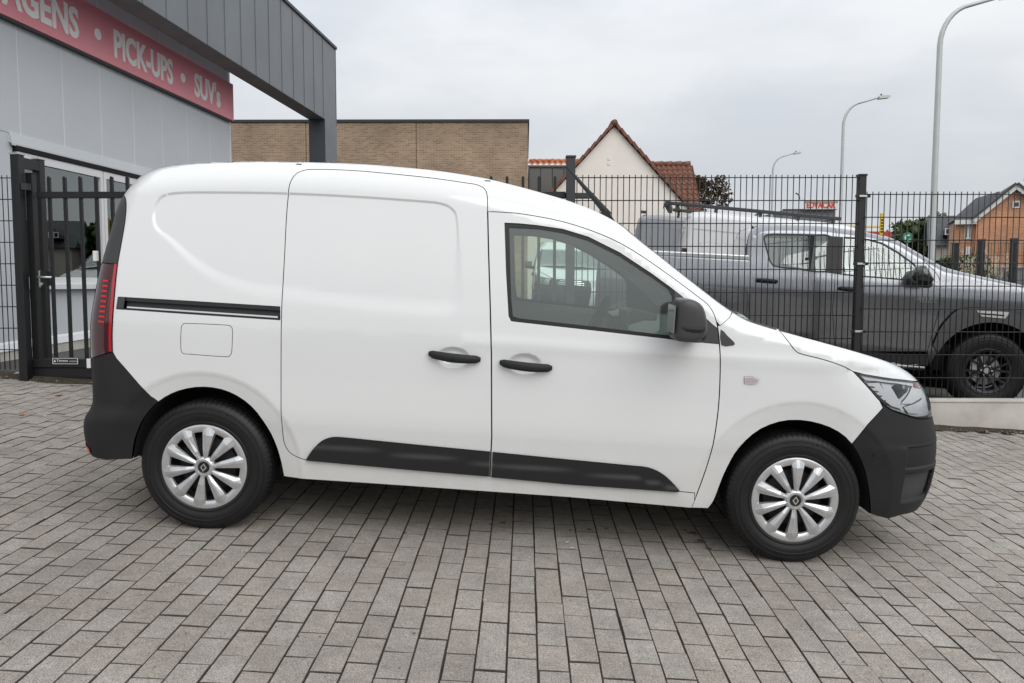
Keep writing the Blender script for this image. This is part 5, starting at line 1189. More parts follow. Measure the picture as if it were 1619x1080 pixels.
mb = MB(); mb.tube([(c0[1,0]-.06, -1.0, c0[0,1]+.02), (c0[1,0]+.02, -.86, c0[0,1]-.01)], [.03, .05], 8); mb.obj('mirror_arm', m_plast, mr_, True)
c = t2([(1445,477), (1479,478.5)]); y_ = -float(PSd.H(c[0, 0], c[0, 1]))-.004; text_obj('badge_lettering', 'HILUX', m_chrome, fd, c[1, 0]-c[0, 0], .05, (c[0, 0], y_, c[0, 1]), (1, 0, c[1, 1]-c[0, 1]), (.25, 0, 1), .006, .02)
# wheels
wtyre = tyre_mesh(.392, .232, .265); wparts = []
def wpart(nm, mb, mt, **k): o = mb.obj(nm, mt, None, **k); me = o.data; bpy.data.objects.remove(o); wparts.append((nm, me))
wpart('tyre', wtyre, m_rubber, auto=40)
rg = MB(); rg.lathe([(.19, -.02), (.195, -.09), (.205, -.115), (.228, -.122), (.236, -.118), (.236, -.10)], 56); rg.lathe([(0, -.085), (.035, -.09), (.06, -.085), (.075, -.07), (.075, -.03)], 32); wpart('rim', rg, m_alloy, auto=35)
for i in range(6):
    a = 2*math.pi*i/6+.25
    for s in (-1, 1):
        sp = MB(); p0 = np.array([.055*math.cos(a), -.075, .055*math.sin(a)]); p1 = np.array([.215*math.cos(a+s*.23), -.108, .215*math.sin(a+s*.23)]); d = p1-p0; n1 = np.cross(d, (0, 1, 0)); n1 /= np.linalg.norm(n1); sp.obox((p0+p1)/2, d/2, n1*.011, (0, .012, 0)); wpart('spoke', sp, m_alloy)
cc = MB(); cc.lathe([(0, -.1), (.028, -.1), (.032, -.086)], 24); wpart('centre_cap', cc, m_silver, auto=30)
for i in range(6):
    a = 2*math.pi*i/6; lug = MB(); lug.lathe([(0, -.098), (.009, -.096), (.010, -.075)], 10); V_ = [(x+.052*math.cos(a), y, z+.052*math.sin(a)) for x, y, z in lug.V]; lug.V = V_; wpart('wheel_nut', lug, m_chrome)
dk = MB(); dk.lathe([(.03, -.045), (.15, -.045), (.15, -.03)], 40); wpart('brake_disc', dk, m_caliper)
cp_ = MB(); cp_.box((-.15, -.07, -.03), (-.08, -.03, .10), bev=.01); wpart('brake_caliper', cp_, m_silver)
for x in (0.0, rcx):
    for s in (-1, 1):
        hb = MB(); hb.lathe([(.02, -.02), (.18, -.02), (.19, .05)], 32); w_ = hb.obj('wheel', m_black, pk, loc=(x, s*.77, .39))
        if s > 0: w_.rotation_euler = (0, 0, math.pi)
        for nm, me in wparts: o = bpy.data.objects.new(nm, me); COL.objects.link(o); o.parent = w_
for s in (-1, 1):
    for a_ in (arch, rarch):
        n = len(a_); V_ = [(x, s*.86, z) for x, z in a_]+[(x, s*.50, z) for x, z in a_]+[(a_[:, 0].mean(), s*.5, .5)]; link('wheel_arch_liner', meshdata('wheel_arch_liner', V_, [(i, i+1, n+i+1, n+i) for i in range(n-1)]+[(n+i, n+i+1, 2*n) for i in range(n-1)], True), m_black, pk)

# ------------------------------------------------------------------ other parked vehicles, simpler because they show little
def simple_car(name, label, frame, T, zf, half, paint, wins, xw, rw, glass_m=m_tint, lights=True, cat='car', group=None, flat=.02, topab=(.12, .16)):
    r = empty(name, mat=frame); tag(r, label, cat, group)
    T = np.array(T, float); Tq = pchip(T[:, 0], T[:, 1]); x0, x1 = T[0, 0], T[-1, 0]
    zr, zn = T[0, 1], T[-1, 1]
    Rq = lambda z: x0+.02*np.abs(np.asarray(z)-.6); Fq = lambda z: x1-.03*np.abs(np.asarray(z)-.5)
    Wq = pchip([.2, .5, .8, 1.0, 1.3, 1.7, 2.1, 2.6], [half-.05, half-.005, half, half-.01, half-.06, half-.11, half-.14, half-.17])
    S = Side(frame, Tq, Rq, Fq, Wq, lambda x: (topab[0]+0*x, topab[1]+0*x), (.14, .14), (.40, .30))
    cut = []
    for xc in xw[::-1]: q = np.linspace(rad(0), rad(180), 24); cut.append(np.stack([xc+(rw+.07)*np.cos(q), rw+(rw+.07)*np.sin(q)], 1))
    xs = np.concatenate([x0+.001+.3*np.linspace(0, 1, 24)**2, np.linspace(x0+.32, x1-.32, 70), x1-.001-.3*np.linspace(1, 0, 24)**2]); top = np.stack([xs, Tq(xs)], 1); zz = np.linspace(zf, zr, 10); zz2 = np.linspace(zn, zf, 10)
    poly = cat_(np.stack([Rq(zz), zz], 1), top, np.stack([Fq(zz2), zz2], 1), *cut)
    S.panel('body_side', poly, paint, r, wins, gap=0, step=.07); S.panel('body_side', poly, paint, r, wins, gap=0, step=.09, mirror=True)
    for w_ in wins: S.panel('window_glass', w_, glass_m, r, gap=-.004, off=-.008, flange=0, step=.1); S.panel('window_glass', w_, glass_m, r, gap=-.004, off=-.008, flange=0, step=.1, mirror=True)
    S.strip('top', np.concatenate([top]), paint, r, (0, 0, flat)); S.strip('nose', np.stack([Fq(zz2), zz2], 1), paint, r, (.08, 0, 0)); S.strip('tail', np.stack([Rq(zz), zz], 1), paint, r, (-.05, 0, 0))
    S.shell('inner_shell', poly, m_shell, r, wins, off=-.03, step=.12)
    mb = MB(); mb.box((x0+.1, -half+.28, zf-.02), (x1-.15, half-.28, zf+.4)); mb.obj('floor_pan', m_black, r)
    for xc in xw:
        for s in (-1, 1):
            mb = tyre_mesh(rw, rw*.64, .2); w_ = mb.obj('wheel', m_rubber, r, loc=(xc, s*(half-.12), rw), auto=40)
            if s > 0: w_.rotation_euler = (0, 0, math.pi)
            mb = MB(); mb.lathe([(0, -.085), (rw*.3, -.09), (rw*.6, -.08), (rw*.64, -.09)], 24); mb.obj('wheel_disc', m_silver, w_, auto=40)
    return r, S
m_vanw = mat('white_van_paint', (.76, .765, .77), .35, coat=.8); m_vang = mat('grey_van_paint', (.27, .28, .295), .33, metal=.3, coat=.8)
vprof = lambda h, k: [(-.95, h-.35), (-.90, h-.12), (-.80, h-.03), (-.4, h), (2.3-k, h), (2.75-k, h-.06), (3.05-k, h-.22), (3.55-k, h-.85), (3.75-k, h-1.08), (4.25-k, h-1.28), (4.5-k, h-1.5)]
vwin = lambda k: [np.array([(2.5-k, 1.35), (3.5-k, 1.35), (3.3-k, 1.6), (2.9-k, 2.0), (2.5-k, 2.03)])]
# white high-roof van with roof rack
WD = 11.3; p_ = at(1096, 331, WD); wv_h = 2.30
fr_ = lotroot(1098, 331, WD, (-.80, -.80, wv_h), -12, 3.2)
wv, WS = simple_car('panel_van', 'white high-roof van with dark roof rack behind the pickup', fr_, vprof(wv_h, 1.30), .3, .98, m_vanw, vwin(1.30), (0.0, 2.15), .34, cat='van', group='vans parked behind the pickup')
def outline_panel(S, r, P_, paint, nm='recess_panel'):
    P_ = np.array(P_, float); S.panel(nm, P_, paint, r, gap=0, off=.006, flange=.02, step=.06); S.panel('panel_groove', P_, m_trim, r, [inset(P_, .012)], gap=-.002, off=.002, flange=0, hflange=0, step=.1)
rr = lambda x0, x1, z0, z1, c=.09: spline([(x0+c, z0), (x1-c, z0), (x1, z0+c), (x1, z1-c), (x1-c, z1), (x0+c, z1), (x0, z1-c), (x0, z0+c)], True, 3)
outline_panel(WS, wv, rr(-.62, .95, 1.36, 1.86), m_vanw)
WS.panel('waist_groove', np.array([(-.85, 2.02), (1.0, 2.02), (1.0, 2.035), (-.85, 2.035)]), m_trim2, wv, gap=0, off=.002, flange=.003, step=.08)
WS.panel('tail_light', np.array([(-.93, 1.25), (-.86, 1.25), (-.83, 1.75), (-.90, 1.75)]), m_dred, wv, gap=0, off=.006, flange=.01)
# its roof rack
rk = empty('roof_rack', mat=fr_); tag(rk, 'long dark roof rack on the white van behind the pickup', 'roof rack')
m_rack = mat('dark_rack_metal', (.05, .052, .055), .45)
for s in (-1, 1): mb = MB(); mb.box((-1.15, s*.72-.02, wv_h+.035), (1.15, s*.72+.02, wv_h+.085), bev=.01); mb.obj('side_rail', m_rack, rk)
for x in (-1.05, -.5, .1, .6, 1.05):
    mb = MB(); mb.tube([(x, -.695, wv_h+.06), (x, .695, wv_h+.06)], .022, 8); mb.obj('cross_bar', m_rack, rk, True)
    for s in (-1, 1): mb = MB(); mb.box((x-.02, s*.70-.02, wv_h-.06), (x+.02, s*.70+.02, wv_h+.034)); mb.obj('foot', m_rack, rk)
mb = MB(); mb.box((-1.22, -.7, wv_h+.0), (-1.152, .7, wv_h+.10), bev=.015); mb.obj('ladder_roller', m_rack, rk)
mb = MB(); mb.box((-1.24, -.68, wv_h-.02), (-1.222, -.58, wv_h+.05), bev=.005); mb.obj('brake_light', m_bred, rk)
# grey van further back
p_ = at(1017, 336, 13.6); gh = 2.36; fr_ = lotroot(1018, 336, 14.6, (-.80, -.80, gh), -12, 2.0)
gv, GS = simple_car('panel_van', 'grey high-roof van standing behind the white van', fr_, vprof(gh, 1.0), .3, .98, m_vang, vwin(1.0), (0.0, 2.5), .34, cat='van', group='vans parked behind the pickup')
outline_panel(GS, gv, rr(-.62, .95, 1.30, 2.0), m_vang)
for z in (2.1, 2.24): GS.panel('roof_groove', np.array([(-.75, z), (1.2, z), (1.2, z+.014), (-.75, z+.014)]), m_trim, gv, gap=0, off=.002, flange=.003, step=.08)
mb = MB(); mb.box((-.86, -.72, gh-.01), (-.76, -.64, gh+.04), bev=.01); mb.obj('roof_hook', m_rack, gv)
# second small white van seen head-on through the windows of the van: a sister vehicle
for ch in list(van.children):
    if ch.name.startswith('headlamp'):
        pass
VS.panel('far_headlamp', hl_poly, mat('far_lamp', (.45, .47, .5), .15, coat=1), van, gap=.003, off=.004, flange=.01, step=.05, mirror=True)
ND = 19.0; pn = at(903, 452, ND)
Mr = Matrix([list(r) for r in LOT]).to_4x4() @ Matrix.Rotation(rad(-90), 4, 'Z'); Mr.translation = Vector((0, 0, 0)); off_ = Mr @ Vector((3.6, 0, .72)); Mr.translation = Vector(pn)-off_
sis = empty('panel_van', mat=Mr); tag(sis, 'small white van facing the viewer, seen through the cab windows', 'van')
def copy_tree(o, parent):
    c = o.copy(); COL.objects.link(c); c.parent = parent
    for ch in o.children: copy_tree(ch, c)
skip = ('bulkhead', 'antenna', 'seat', 'steering', 'instrument', 'screen', 'dashboard', 'rear_view', 'wheel_arch', 'inner_shell')
for ch in list(van.children):
    if not ch.name.startswith(skip) or ch.name.startswith('screen_border'): copy_tree(ch, sis)
# red car beside it
cprof = [(-.75, .95), (-.70, 1.1), (-.45, 1.42), (-.1, 1.47), (.7, 1.48), (1.2, 1.42), (1.75, 1.12), (2.0, 1.02), (2.9, .92), (3.15, .78), (3.25, .6)]
cw = [np.array([(-.3, 1.0), (1.0, .98), (1.65, 1.0), (1.15, 1.33), (.6, 1.40), (-.05, 1.39)])]
Mr = Matrix([list(r) for r in LOT]).to_4x4() @ Matrix.Rotation(rad(-65), 4, 'Z'); pn = at(1000, 447, 27); o_ = Mr @ Vector((3.2, -.5, .7)); Mr.translation = Vector(pn)-o_
simple_car('parked_car', 'red hatchback half hidden beside the white van beyond the gate', Mr, cprof, .2, .87, mat('red_paint', (.42, .02, .025), .3, coat=1), cw, (0, 2.55), .31)
# black car by the houses at the right
Mr = Matrix.Rotation(rad(150), 4, 'Z'); pn = at(1583, 427, 22.0); pn[2] = ground_z(pn[0], pn[1]); o_ = Mr @ Vector((.6, 0, 0)); Mr.translation = Vector(pn)-o_
sprof = [(x, z*1.24) for x, z in cprof]; cw = [w_*[1, 1.24] for w_ in cw]
simple_car('parked_car', 'black car parked in front of the orange brick house', Mr, sprof, .2, .87, mat('black_paint', (.012, .012, .014), .25, coat=1), cw, (0, 2.55), .31)
# ------------------------------------------------------------------ street lamps
m_lamp = mat('galvanised_lamp_pole', (.52, .54, .53), .5, metal=.2, nscale=3, namt=.06)
def street_lamp(px, pyt, d, r0, r1, arm, label, bird=True):
    p = at(px, 449, d); zt_ = at(px, pyt, d)[2]; r = empty('street_lamp', (p[0], p[1], ground_z(p[0], p[1]))); tag(r, label, 'street lamp', 'street lamps along the road')
    H = zt_-r.location.z; s = arm; bend = s*.95
    pts = [(0, 0, 0), (0, 0, .25*H), (0, 0, H-bend*1.05)]; rs = [r0, r0*.9, r1*1.15]
    for i in range(1, 9):
        a = rad(82)*i/8; pts.append((bend*.62*(1-math.cos(a))/(1-math.cos(rad(82)))*1.0, 0, H-bend*1.05+bend*.86*math.sin(a)/math.sin(rad(82)))); rs.append(r1*(1.15-.035*i))
    pts.append((s*1.25, 0, H)); rs.append(r1*.7)
    mb = MB(); mb.tube(pts, rs, 12); mb.obj('pole', m_lamp, r, True)
    mb = MB(); mb.prism([(s*1.2, H-.07), (s*1.55, H-.03), (s*1.62, H+.02), (s*1.5, H+.06), (s*1.22, H+.04)], -.1, .1); mb.obj('lamp_head', m_lamp, r, auto=40)
    mb = MB(); mb.lathe([(0, .08), (.03, .06), (.03, 0)], 10, axis='z'); mb.obj('sensor', m_plast2, r, loc=(s*1.3, 0, H+.05))
street_lamp(1471, -6, 19.5, .085, .055, 1.15, 'tall pale street lamp at the right with its arm leaving the picture')
street_lamp(1325.5, 154, 29, .07, .045, 1.0, 'middle-distance street lamp rising behind the tall fence panel')
street_lamp(1217.5, 242, 42.5, .06, .045, .9, 'farthest and smallest street lamp')

# ------------------------------------------------------------------ trees and bushes
def leaf_mat(name, a, b):
    m = bpy.data.materials.new(name); m.use_nodes = True; nt = m.node_tree; bs = nt.nodes['Principled BSDF']; bs.inputs['Roughness'].default_value = .65; bs.inputs['Specular IOR Level'].default_value = .2
    g = nt.nodes.new('ShaderNodeNewGeometry'); r = nt.nodes.new('ShaderNodeValToRGB'); r.color_ramp.elements[0].color = (*a, 1); r.color_ramp.elements[1].color = (*b, 1)
    nt.links.new(g.outputs['Random Per Island'], r.inputs[0]); nt.links.new(r.outputs[0], bs.inputs['Base Color']); return m
m_bark = mat('bark', (.07, .055, .04), .95, nscale=8, namt=.3)
lv_green = leaf_mat('green_leaves', (.035, .06, .02), (.10, .13, .045)); lv_brown = leaf_mat('autumn_leaves', (.035, .025, .016), (.11, .07, .035)); lv_olive = leaf_mat('olive_leaves', (.06, .07, .03), (.16, .16, .08))
def foliage(rng, blobs, n, size):
    mb = MB(); tot = sum(b[3]**2 for b in blobs); Vs = []
    for (cx, cy, cz, r) in blobs:
        k = int(n*r*r/tot); v = rng.normal(size=(k, 3)); v /= np.linalg.norm(v, axis=1)[:, None]; c = np.array([cx, cy, cz])+v*(r*(.25+.85*rng.random((k, 1))**.7))*np.array([1, 1, .85])
        a = rng.normal(size=(k, 3)); a /= np.linalg.norm(a, axis=1)[:, None]; b = np.cross(a, rng.normal(size=(k, 3))); b /= np.linalg.norm(b, axis=1)[:, None]; s = size*rng.uniform(.6, 1.5, (k, 1))
        Vs.append(np.stack([c-a*s, c+b*s*.5, c+a*s, c-b*s*.5+np.cross(a, b)*s*.3], 1).reshape(-1, 3))
    V_ = np.concatenate(Vs); mb.V = V_.tolist(); mb.F = [(i, i+1, i+2, i+3) for i in range(0, len(V_), 4)]; mb.M = [0]*len(mb.F)
    return mb
def tree(px, pyt, d, w, label, m, n=2600, h=None, size=.11, name='tree', trunk=True, cat='tree', group=None, k0=(.2, .5), nb=11):
    rng = np.random.default_rng(int(px*7+d)); p = at(px, 449, d); z0 = ground_z(p[0], p[1]); zt_ = at(px, pyt, d)[2]; H = zt_-z0
    r = empty(name, (p[0], p[1], z0)); tag(r, label, cat, group); h0 = H*.45 if trunk else H*.1
    bl = []
    for i in range(nb if trunk else 8):
        t = rng.random(); rr_ = w*.5*rng.uniform(*k0); q = rng.uniform(0, 6.28); k = w*.5*rng.uniform(.1, .85)*math.sin(math.pi*(.25+.6*t))
        bl.append((k*math.cos(q), k*math.sin(q), min(h0+(H-h0)*t, H-rr_*.8), rr_))
    bl.append((.05*w, 0, H-w*.14, w*.14))
    foliage(rng, bl, n, size).obj('crown', m, r)
    mb = MB()
    if trunk: mb.tube([(0, 0, -.2), (.05, .02, H*.3), (-.02, .05, H*.6)], [.05*H/2, .035*H/2, .015*H/2], 8)
    else: mb.tube([(0, 0, -.2), (0, .02, H*.5)], [.06, .03], 6)
    for b in bl[:7]: mb.tube([(0, 0, H*.25), (b[0]*.5, b[1]*.5, (H*.3+b[2])/2), b[:3]], [.03*H/2, .018*H/2, .006*H/2], 5)
    mb.obj('trunk', m_bark, r, True)
tree(1092, 274, 42, 4.6, 'dark brown autumn tree beside the tiled house wing', lv_brown, 9500, size=.085, k0=(.14, .34), nb=34)
tree(1440, 350, 52, 4.5, 'green tree behind the slate roofs at the right', lv_green, 2200, size=.2)
tree(1470, 338, 60, 3.5, 'thin olive tree top behind the grey house', lv_olive, 500, size=.2)
for i, (px, py, d, w, m, lab) in enumerate(((1520, 402, 21, 1.5, lv_green, 'green bush in front of the brick house, left of the black car'), (1497, 408, 22, 1.6, lv_green, 'dark bush beneath the grey house'), (1640, 417, 20, 1.4, lv_green, 'bush at the right edge beside the black car'))):
    tree(px, py, d, w, lab, m, 1500, size=.07, name='bush', trunk=False, cat='bush', group='bushes before the houses')
# pampas grass
def pampas(px, py, d, label):
    rng = np.random.default_rng(int(px)); p = at(px, 449, d); z0 = ground_z(p[0], p[1]); H = at(px, py, d)[2]-z0; r = empty('pampas_grass', (p[0], p[1], z0)); tag(r, label, 'grass plant', 'pampas grass before the brick house')
    mb = MB(); m2 = MB()
    for i in range(160):
        a = rng.uniform(0, 6.28); l = rng.uniform(.3, .75)*H; s = rng.uniform(.2, .6); c, q = math.cos(a), math.sin(a)
        P = [np.array([c*s*t*.8, q*s*t*.8, l*(t*1.6-.7*t*t)]) for t in (0, .4, .75, 1)]
        w = np.array([-q, c, 0])*.012; mb.add([P[0]-w, P[0]+w, P[1]+w, P[1]-w, P[2]+w*.7, P[2]-w*.7, P[3]], [(0, 1, 2, 3), (3, 2, 4, 5), (5, 4, 6)])
    for i in range(14):
        a = rng.uniform(0, 6.28); s = rng.uniform(.05, .45); x, y = s*math.cos(a), s*math.sin(a); h = H*rng.uniform(.8, 1.0)
        for k in range(46): q = rng.normal(size=3)*.035; t = rng.random(); c = np.array([x*(1+.1*t), y*(1+.1*t), h-.42*t])+q*np.array([1, 1, .3]); e = rng.normal(size=3)*.02+np.array([0, 0, .05]); m2.add([c, c+np.array([.014, 0, 0]), c+e], [(0, 1, 2)])
    mb.obj('blades', lv_green, r)['kind'] = 'stuff'; m2.obj('plumes', mat('plume', (.58, .50, .38), .9), r)['kind'] = 'stuff'
pampas(1540, 392, 19, 'pale pampas grass in front of the brick house, left clump'); pampas(1566, 396, 20, 'smaller pampas grass clump behind the second back fence post')

# ------------------------------------------------------------------ houses at the right
m_slate = mat('dark_slate', (.065, .068, .075), .7, nscale=4, namt=.2); m_orange = brick_mat('orange_brick', (.66, .29, .14), (.52, .21, .10), (.58, .42, .30), 2.0); m_barge = mat('white_bargeboard', (.74, .74, .72), .6)
m_win = mat('window_dark', (.03, .035, .04), .1, coat=.5)
OD = 40.0; yo = CAM[1]+OD
def op(px, py, d=OD): p = at(px, py, d); return np.array([p[0], p[2]])
oh = empty('brick_house', (op(1510, 400)[0], yo, 0)); tag(oh, 'orange brick house with white bargeboards and dark slate roof', 'house'); ox = oh.location.x; oh.rotation_euler = (0, 0, rad(-22)); oh.scale = (.86, 1, 1)
A_ = op(1607, 297); Ew = op(1545, 344); xr_ = 2*A_[0]-Ew[0]
mb = MB(); mb.prism([(Ew[0]-ox, -1), (xr_-ox, -1), (xr_-ox, Ew[1]), (A_[0]-ox, A_[1]), (Ew[0]-ox, Ew[1])], 0, 3); mb.obj('gable_wall', m_orange, oh)
w0 = op(1511, 347); mb = MB(); mb.box((0, .25, -1), (Ew[0]-ox+.1, 3, w0[1])); mb.obj('side_wall', m_orange, oh)
for s, ex in ((-1, Ew[0]), (1, xr_)):
    dv = np.array([ex-A_[0], 0, Ew[1]-A_[1]]); L2 = np.linalg.norm(dv); dv /= L2; nn = np.array([-dv[2], 0, dv[0]])*(-1 if s < 0 else 1); nn = nn if nn[2] > 0 else -nn
    c = np.array([A_[0]-ox, 1.4, A_[1]])+dv*(L2/2+.1)+nn*.08; mb = MB(); mb.obox(c, dv*(L2/2+.12), (0, 1.7, 0), nn*.06); mb.obj('roof_slope', m_slate, oh)
    c = np.array([A_[0]-ox, -.2, A_[1]])+dv*(L2/2+.12)-nn*.03; mb = MB(); mb.obox(c, dv*(L2/2+.13), (0, .045, 0), nn*.13); mb.obj('bargeboard', m_barge, oh)
# hipped lower roof to the left of the gable
r0, r1, r2 = op(1508, 348), op(1560, 318, OD+4), op(1545, 346)
mb = MB(); mb.add([(r0[0]-ox, .0, r0[1]), (Ew[0]-ox+.6, .0, r0[1]), (Ew[0]-ox+1.4, 1.7, r0[1]+1.5), (r0[0]-ox+1.3, 1.7, r0[1]+1.2), (r0[0]-ox, 3.4, r0[1]), (Ew[0]-ox+.6, 3.4, r0[1])], [(0, 1, 2, 3), (0, 3, 4), (3, 2, 5, 4), (0, 4, 5, 1)]); mb.obj('hip_roof', m_slate, oh)
mb = MB(); mb.box((-.1, -.12, r0[1]-.22), (Ew[0]-ox, -.001, r0[1]-.005)); mb.obj('eaves_board', m_barge, oh)
c = op(1588, 300, OD+3); mb = MB(); mb.box((c[0]-ox-.28, 1.9, A_[1]-1.6), (c[0]-ox+.28, 2.5, op(1588, 293, OD+3)[1])); ch_ = mb.obj('chimney', m_tan, oh); mb = MB(); mb.box((c[0]-ox-.34, 1.84, op(1588, 293, OD+3)[1]+.002), (c[0]-ox+.34, 2.56, op(1588, 293, OD+3)[1]+.1)); mb.obj('chimney_cap', m_conc, ch_)
for (xa, ya, xb_, yb_) in ((1526, 353, 1538, 378), (1601, 321, 1613, 332), (1528, 390, 1538, 412), (1513, 390, 1519, 414)):
    a, b = op(xa, yb_), op(xb_, ya); yw = .25 if xb_ < 1545 else 0.0
    mb = MB(); mb.box((a[0]-ox, yw-.05, a[1]), (b[0]-ox, yw-.002, b[1])); w_ = mb.obj('window', m_barge, oh)
    n = 2 if xb_ < 1545 else 1
    for k in range(n): mb = MB(); ww = (b[0]-a[0])/n; mb.box((a[0]-ox+k*ww+.07, yw-.055, a[1]+.07), (a[0]-ox+(k+1)*ww-.05, yw-.051, b[1]-.07)); mb.obj('pane', m_win, w_)
# grey slate house further left
GD2 = 48.0; g0, g1 = op(1474, 336, GD2), op(1530, 336, GD2); gh_ = empty('slate_house', (g0[0], CAM[1]+GD2, 0)); tag(gh_, 'grey house with steep slate roof and dormer left of the orange one', 'house'); gh_.rotation_euler = (0, 0, rad(-25))
ze_ = op(1490, 388, GD2)[1]; zr_ = g0[1]; wd = g1[0]-g0[0]
mb = MB(); mb.box((0.1, .3, -1), (wd+1.5, 6, ze_)); mb.obj('wall', mat('pale_wall', (.42, .40, .37), .9), gh_)
mb = MB(); mb.add([(-.2, 0, ze_), (wd+1.5, 0, ze_), (wd+1.5, 3, zr_), (-.2, 3, zr_), (-.2, 6, ze_), (wd+1.5, 6, ze_)], [(0, 1, 2, 3), (3, 2, 5, 4), (0, 3, 4), (1, 5, 2), (0, 4, 5, 1)]); mb.obj('roof', m_slate, gh_)
a, b = op(1488, 373, GD2), op(1512, 353, GD2); mb = MB(); mb.prism([(a[0]-g0[0], a[1]), (b[0]-g0[0], a[1]), (b[0]-g0[0], b[1]-.5), ((a[0]+b[0])/2-g0[0], b[1]), (a[0]-g0[0], b[1]-.5)], -.25, 2.2); dm_ = mb.obj('dormer', m_slate, gh_)
a, b = op(1491, 372, GD2), op(1508, 362, GD2); mb = MB(); mb.box((a[0]-g0[0], -.30, a[1]), (b[0]-g0[0], -.252, b[1])); mb.obj('dormer_window', m_barge, dm_)
for k in range(2): mb = MB(); ww = (b[0]-a[0])/2; mb.box((a[0]-g0[0]+k*ww+.06, -.305, a[1]+.05), (a[0]-g0[0]+(k+1)*ww-.06, -.301, b[1]-.05)); mb.obj('pane', m_win, dm_)
# long grey shed with pale gable, far behind
SD = 58.0; s0 = op(1405, 380, SD); s1 = op(1470, 357, SD); sh = empty('grey_shed', (s0[0], CAM[1]+SD, 0)); tag(sh, 'low grey gabled shed behind the pickup roof', 'building'); sh.rotation_euler = (0, 0, rad(-24))
mb = MB(); ws = s1[0]-s0[0]; mb.prism([(0, -1), (ws, -1), (ws, s1[1]), (ws*.3, s1[1]+.25), (0, s0[1]+.2)], 0, 9); mb.obj('wall', mat('shed_grey', (.20, .21, .23), .7), sh)
a, b = op(1460, 383, SD), op(1466, 372, SD); mb = MB(); mb.box((a[0]-s0[0], -.06, a[1]), (b[0]-s0[0], -.002, b[1])); mb.obj('window', m_win, sh)
# yellow mast, yellow bar and red canopy of a forecourt
m_yel = mat('yellow_paint', (.72, .50, .03), .5); m_redp = mat('red_fascia', (.42, .06, .03), .5)
YD = 50.0; fc = empty('forecourt_canopy', (op(1345, 370, YD)[0], CAM[1]+YD, 0)); tag(fc, 'distant forecourt canopy with red fascia and thin yellow band', 'canopy'); f0 = fc.location.x
a, b = op(1345, 381, YD), op(1410, 366, YD); mb = MB(); mb.box((0, 0, a[1]+.15), (b[0]-f0, 4, b[1])); mb.obj('fascia', m_redp, fc)
a, b = op(1345, 359.5, YD), op(1394, 357, YD); mb = MB(); mb.box((0, .2, a[1]), (b[0]-f0, .5, b[1])); mb.obj('yellow_band', mat('pale_yellow', (.70, .58, .20), .5), fc)
for k in (0.6, 2.2): mb = MB(); mb.box((k, 1, -.5), (k+.2, 1.2, op(1345, 381, YD)[1]+.149)); mb.obj('column', m_panelj, fc)
a, b = op(1391.5, 372, YD-3), op(1396, 337, YD-3); ms = empty('price_mast', ((a[0]+b[0])/2, CAM[1]+YD-3, -.5)); tag(ms, 'slim yellow price mast above the pickup windscreen', 'mast')
mb = MB(); mb.box((-.09, -.06, 0), (.09, .06, b[1]+.5), bev=.02); mb.obj('mast_body', m_yel, ms)
for k in range(5): mb = MB(); mb.box((-.06, -.068, b[1]+.5-.45-k*.17), (.06, -.061, b[1]+.5-.35-k*.17)); mb.obj('mast_digit', m_seal, ms)
# round green sign
c = at(1435, 376, 46); gs = empty('round_sign', (c[0], c[1], c[2])); tag(gs, 'round green sign with white ring beyond the pickup', 'sign')
mb = MB(); mb.lathe([(0, -.03), (.29, -.03), (.31, 0), (.29, .03), (0, .03)], 32); mb.obj('disc', mat('green_sign', (.02, .22, .13), .5), gs, auto=40)
mb = MB(); n = 26; q = [rad(50)+rad(285)*i/n for i in range(n+1)]; V_ = [(r_*math.cos(t), y_, r_*math.sin(t)) for t in q for r_ in (.11, .19) for y_ in (-.036, -.031)]
mb.add(V_, [(4*i, 4*i+4, 4*i+6, 4*i+2) for i in range(n)]+[(4*i+1, 4*i+3, 4*i+7, 4*i+5) for i in range(n)]); mb.obj('ring_mark', m_letter, gs)
mb = MB(); mb.tube([(0, .06, -.25), (0, .06, -c[2]-.5)], .05, 8); mb.obj('sign_pole', m_galv, gs)
# dealer sign with red letters on a small flat-roofed block
ED = 44.0; a, b = op(1271.5, 331, ED), op(1325, 314.5, ED); es = empty('dealer_sign', (a[0], CAM[1]+ED, 0)); tag(es, 'white dealer sign with red capital letters behind the fence', 'sign')
mb = MB(); mb.box((0, 0, a[1]), (b[0]-a[0], .15, b[1]), bev=.02); mb.obj('board', mat('white_board', (.74, .72, .68), .5), es)
mb = MB(); mb.box((0, -.03, b[1]-.2), (b[0]-a[0], -.001, b[1]-.09)); mb.obj('top_band', mat('tan_band', (.40, .32, .24), .6), es)
text_obj('lettering', 'EDVACAR', mat('red_letters', (.72, .035, .02), .5), es, (b[0]-a[0])*.86, .30, ((b[0]-a[0])*.07, -.001, a[1]+.08), (1, 0, 0), (0, 0, 1), .02, .035)
mb = MB(); mb.tube([(-.25, .05, b[1]-.02), (-.32, -.02, b[1]+.22), (-.5, -.06, b[1]+.3)], .04, 6); mb.obj('spotlight', m_plast2, es, True)
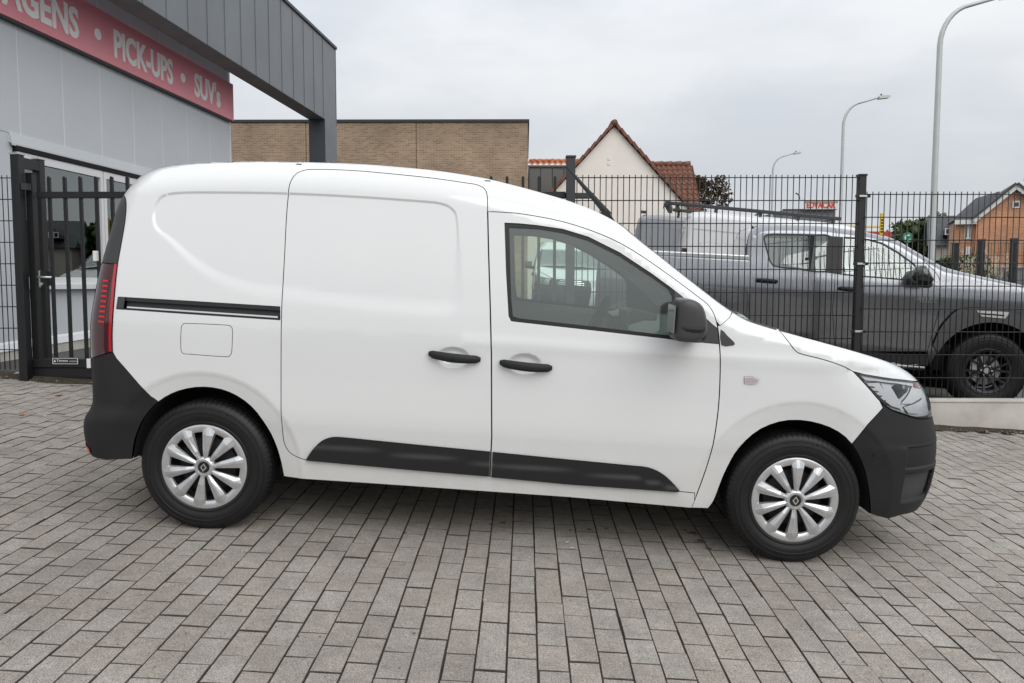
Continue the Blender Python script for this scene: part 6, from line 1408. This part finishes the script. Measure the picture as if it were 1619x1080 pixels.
eb = empty('showroom_block', (a[0], CAM[1]+ED+.3, 0)); tag(eb, 'grey flat-roofed block under the dealer sign', 'building')
mb = MB(); mb.box((-1.0, 0, -1), (b[0]-a[0], 6, a[1]-.002)); mb.obj('wall', mat('block_grey', (.15, .155, .17), .6), eb); mb = MB(); mb.box((-1.05, -.05, a[1]), (b[0]-a[0]+.05, .12, a[1]+.04)); mb.obj('roof_edge', m_cop, eb)
# ------------------------------------------------------------------ second fence at the right, behind the pickup bonnet
QD = 14.5; yq = CAM[1]+QD
for px, pyt, lab in ((1511, 386, 'left black post of the farther fence at the right'), (1552, 380, 'middle black post of the farther fence at the right'), (1603, 378.5, 'right black post of the farther fence at the right')):
    p = at(px, pyt, QD); post('fence_post', p[0], .09, ground_z(p[0], yq), p[2], yq, lab, grp='posts of the farther fence')
p0, p1 = at(1490, 384, QD), at(1700, 384, QD); rf = empty('mesh_fence_panel', (p0[0], yq-.06, p0[2])); tag(rf, 'fine wire fence strung between the farther black posts', 'fence')
mb = MB(); n = int((p1[0]-p0[0])/.06)
for i in range(n): mb.tube([(i*.06, 0, -1.3), (i*.06, 0, 0)], .003, 4, cap=False)
o = mb.obj('upright_wires', m_iron, rf); o['kind'] = 'stuff'
for k in range(6): mb = MB(); mb.tube([(0, -.004, -.01-k*.22), (p1[0]-p0[0], -.004, -.01-k*.22)], .005, 4, cap=False); mb.obj('wire', m_iron, rf)
# ------------------------------------------------------------------ distant tree line closing the horizon all round
rng = np.random.default_rng(5); bl = []
for i in range(420):
    a = rng.uniform(0, 2*math.pi); R_ = rng.uniform(120, 160); h = rng.uniform(3.5, 6.5)
    for k in range(4): q = rng.normal(size=3); bl.append((R_*math.sin(a)+q[0]*2, R_*math.cos(a)+q[1]*2, h*rng.uniform(.15, .8), rng.uniform(.9, 2.0)))
mb = foliage(rng, bl, 60000, .36)
o = mb.obj('far_woodland', leaf_mat('far_leaves', (.05, .06, .04), (.10, .11, .07))); tag(o, 'far belt of trees along the horizon', 'trees', kind='stuff')
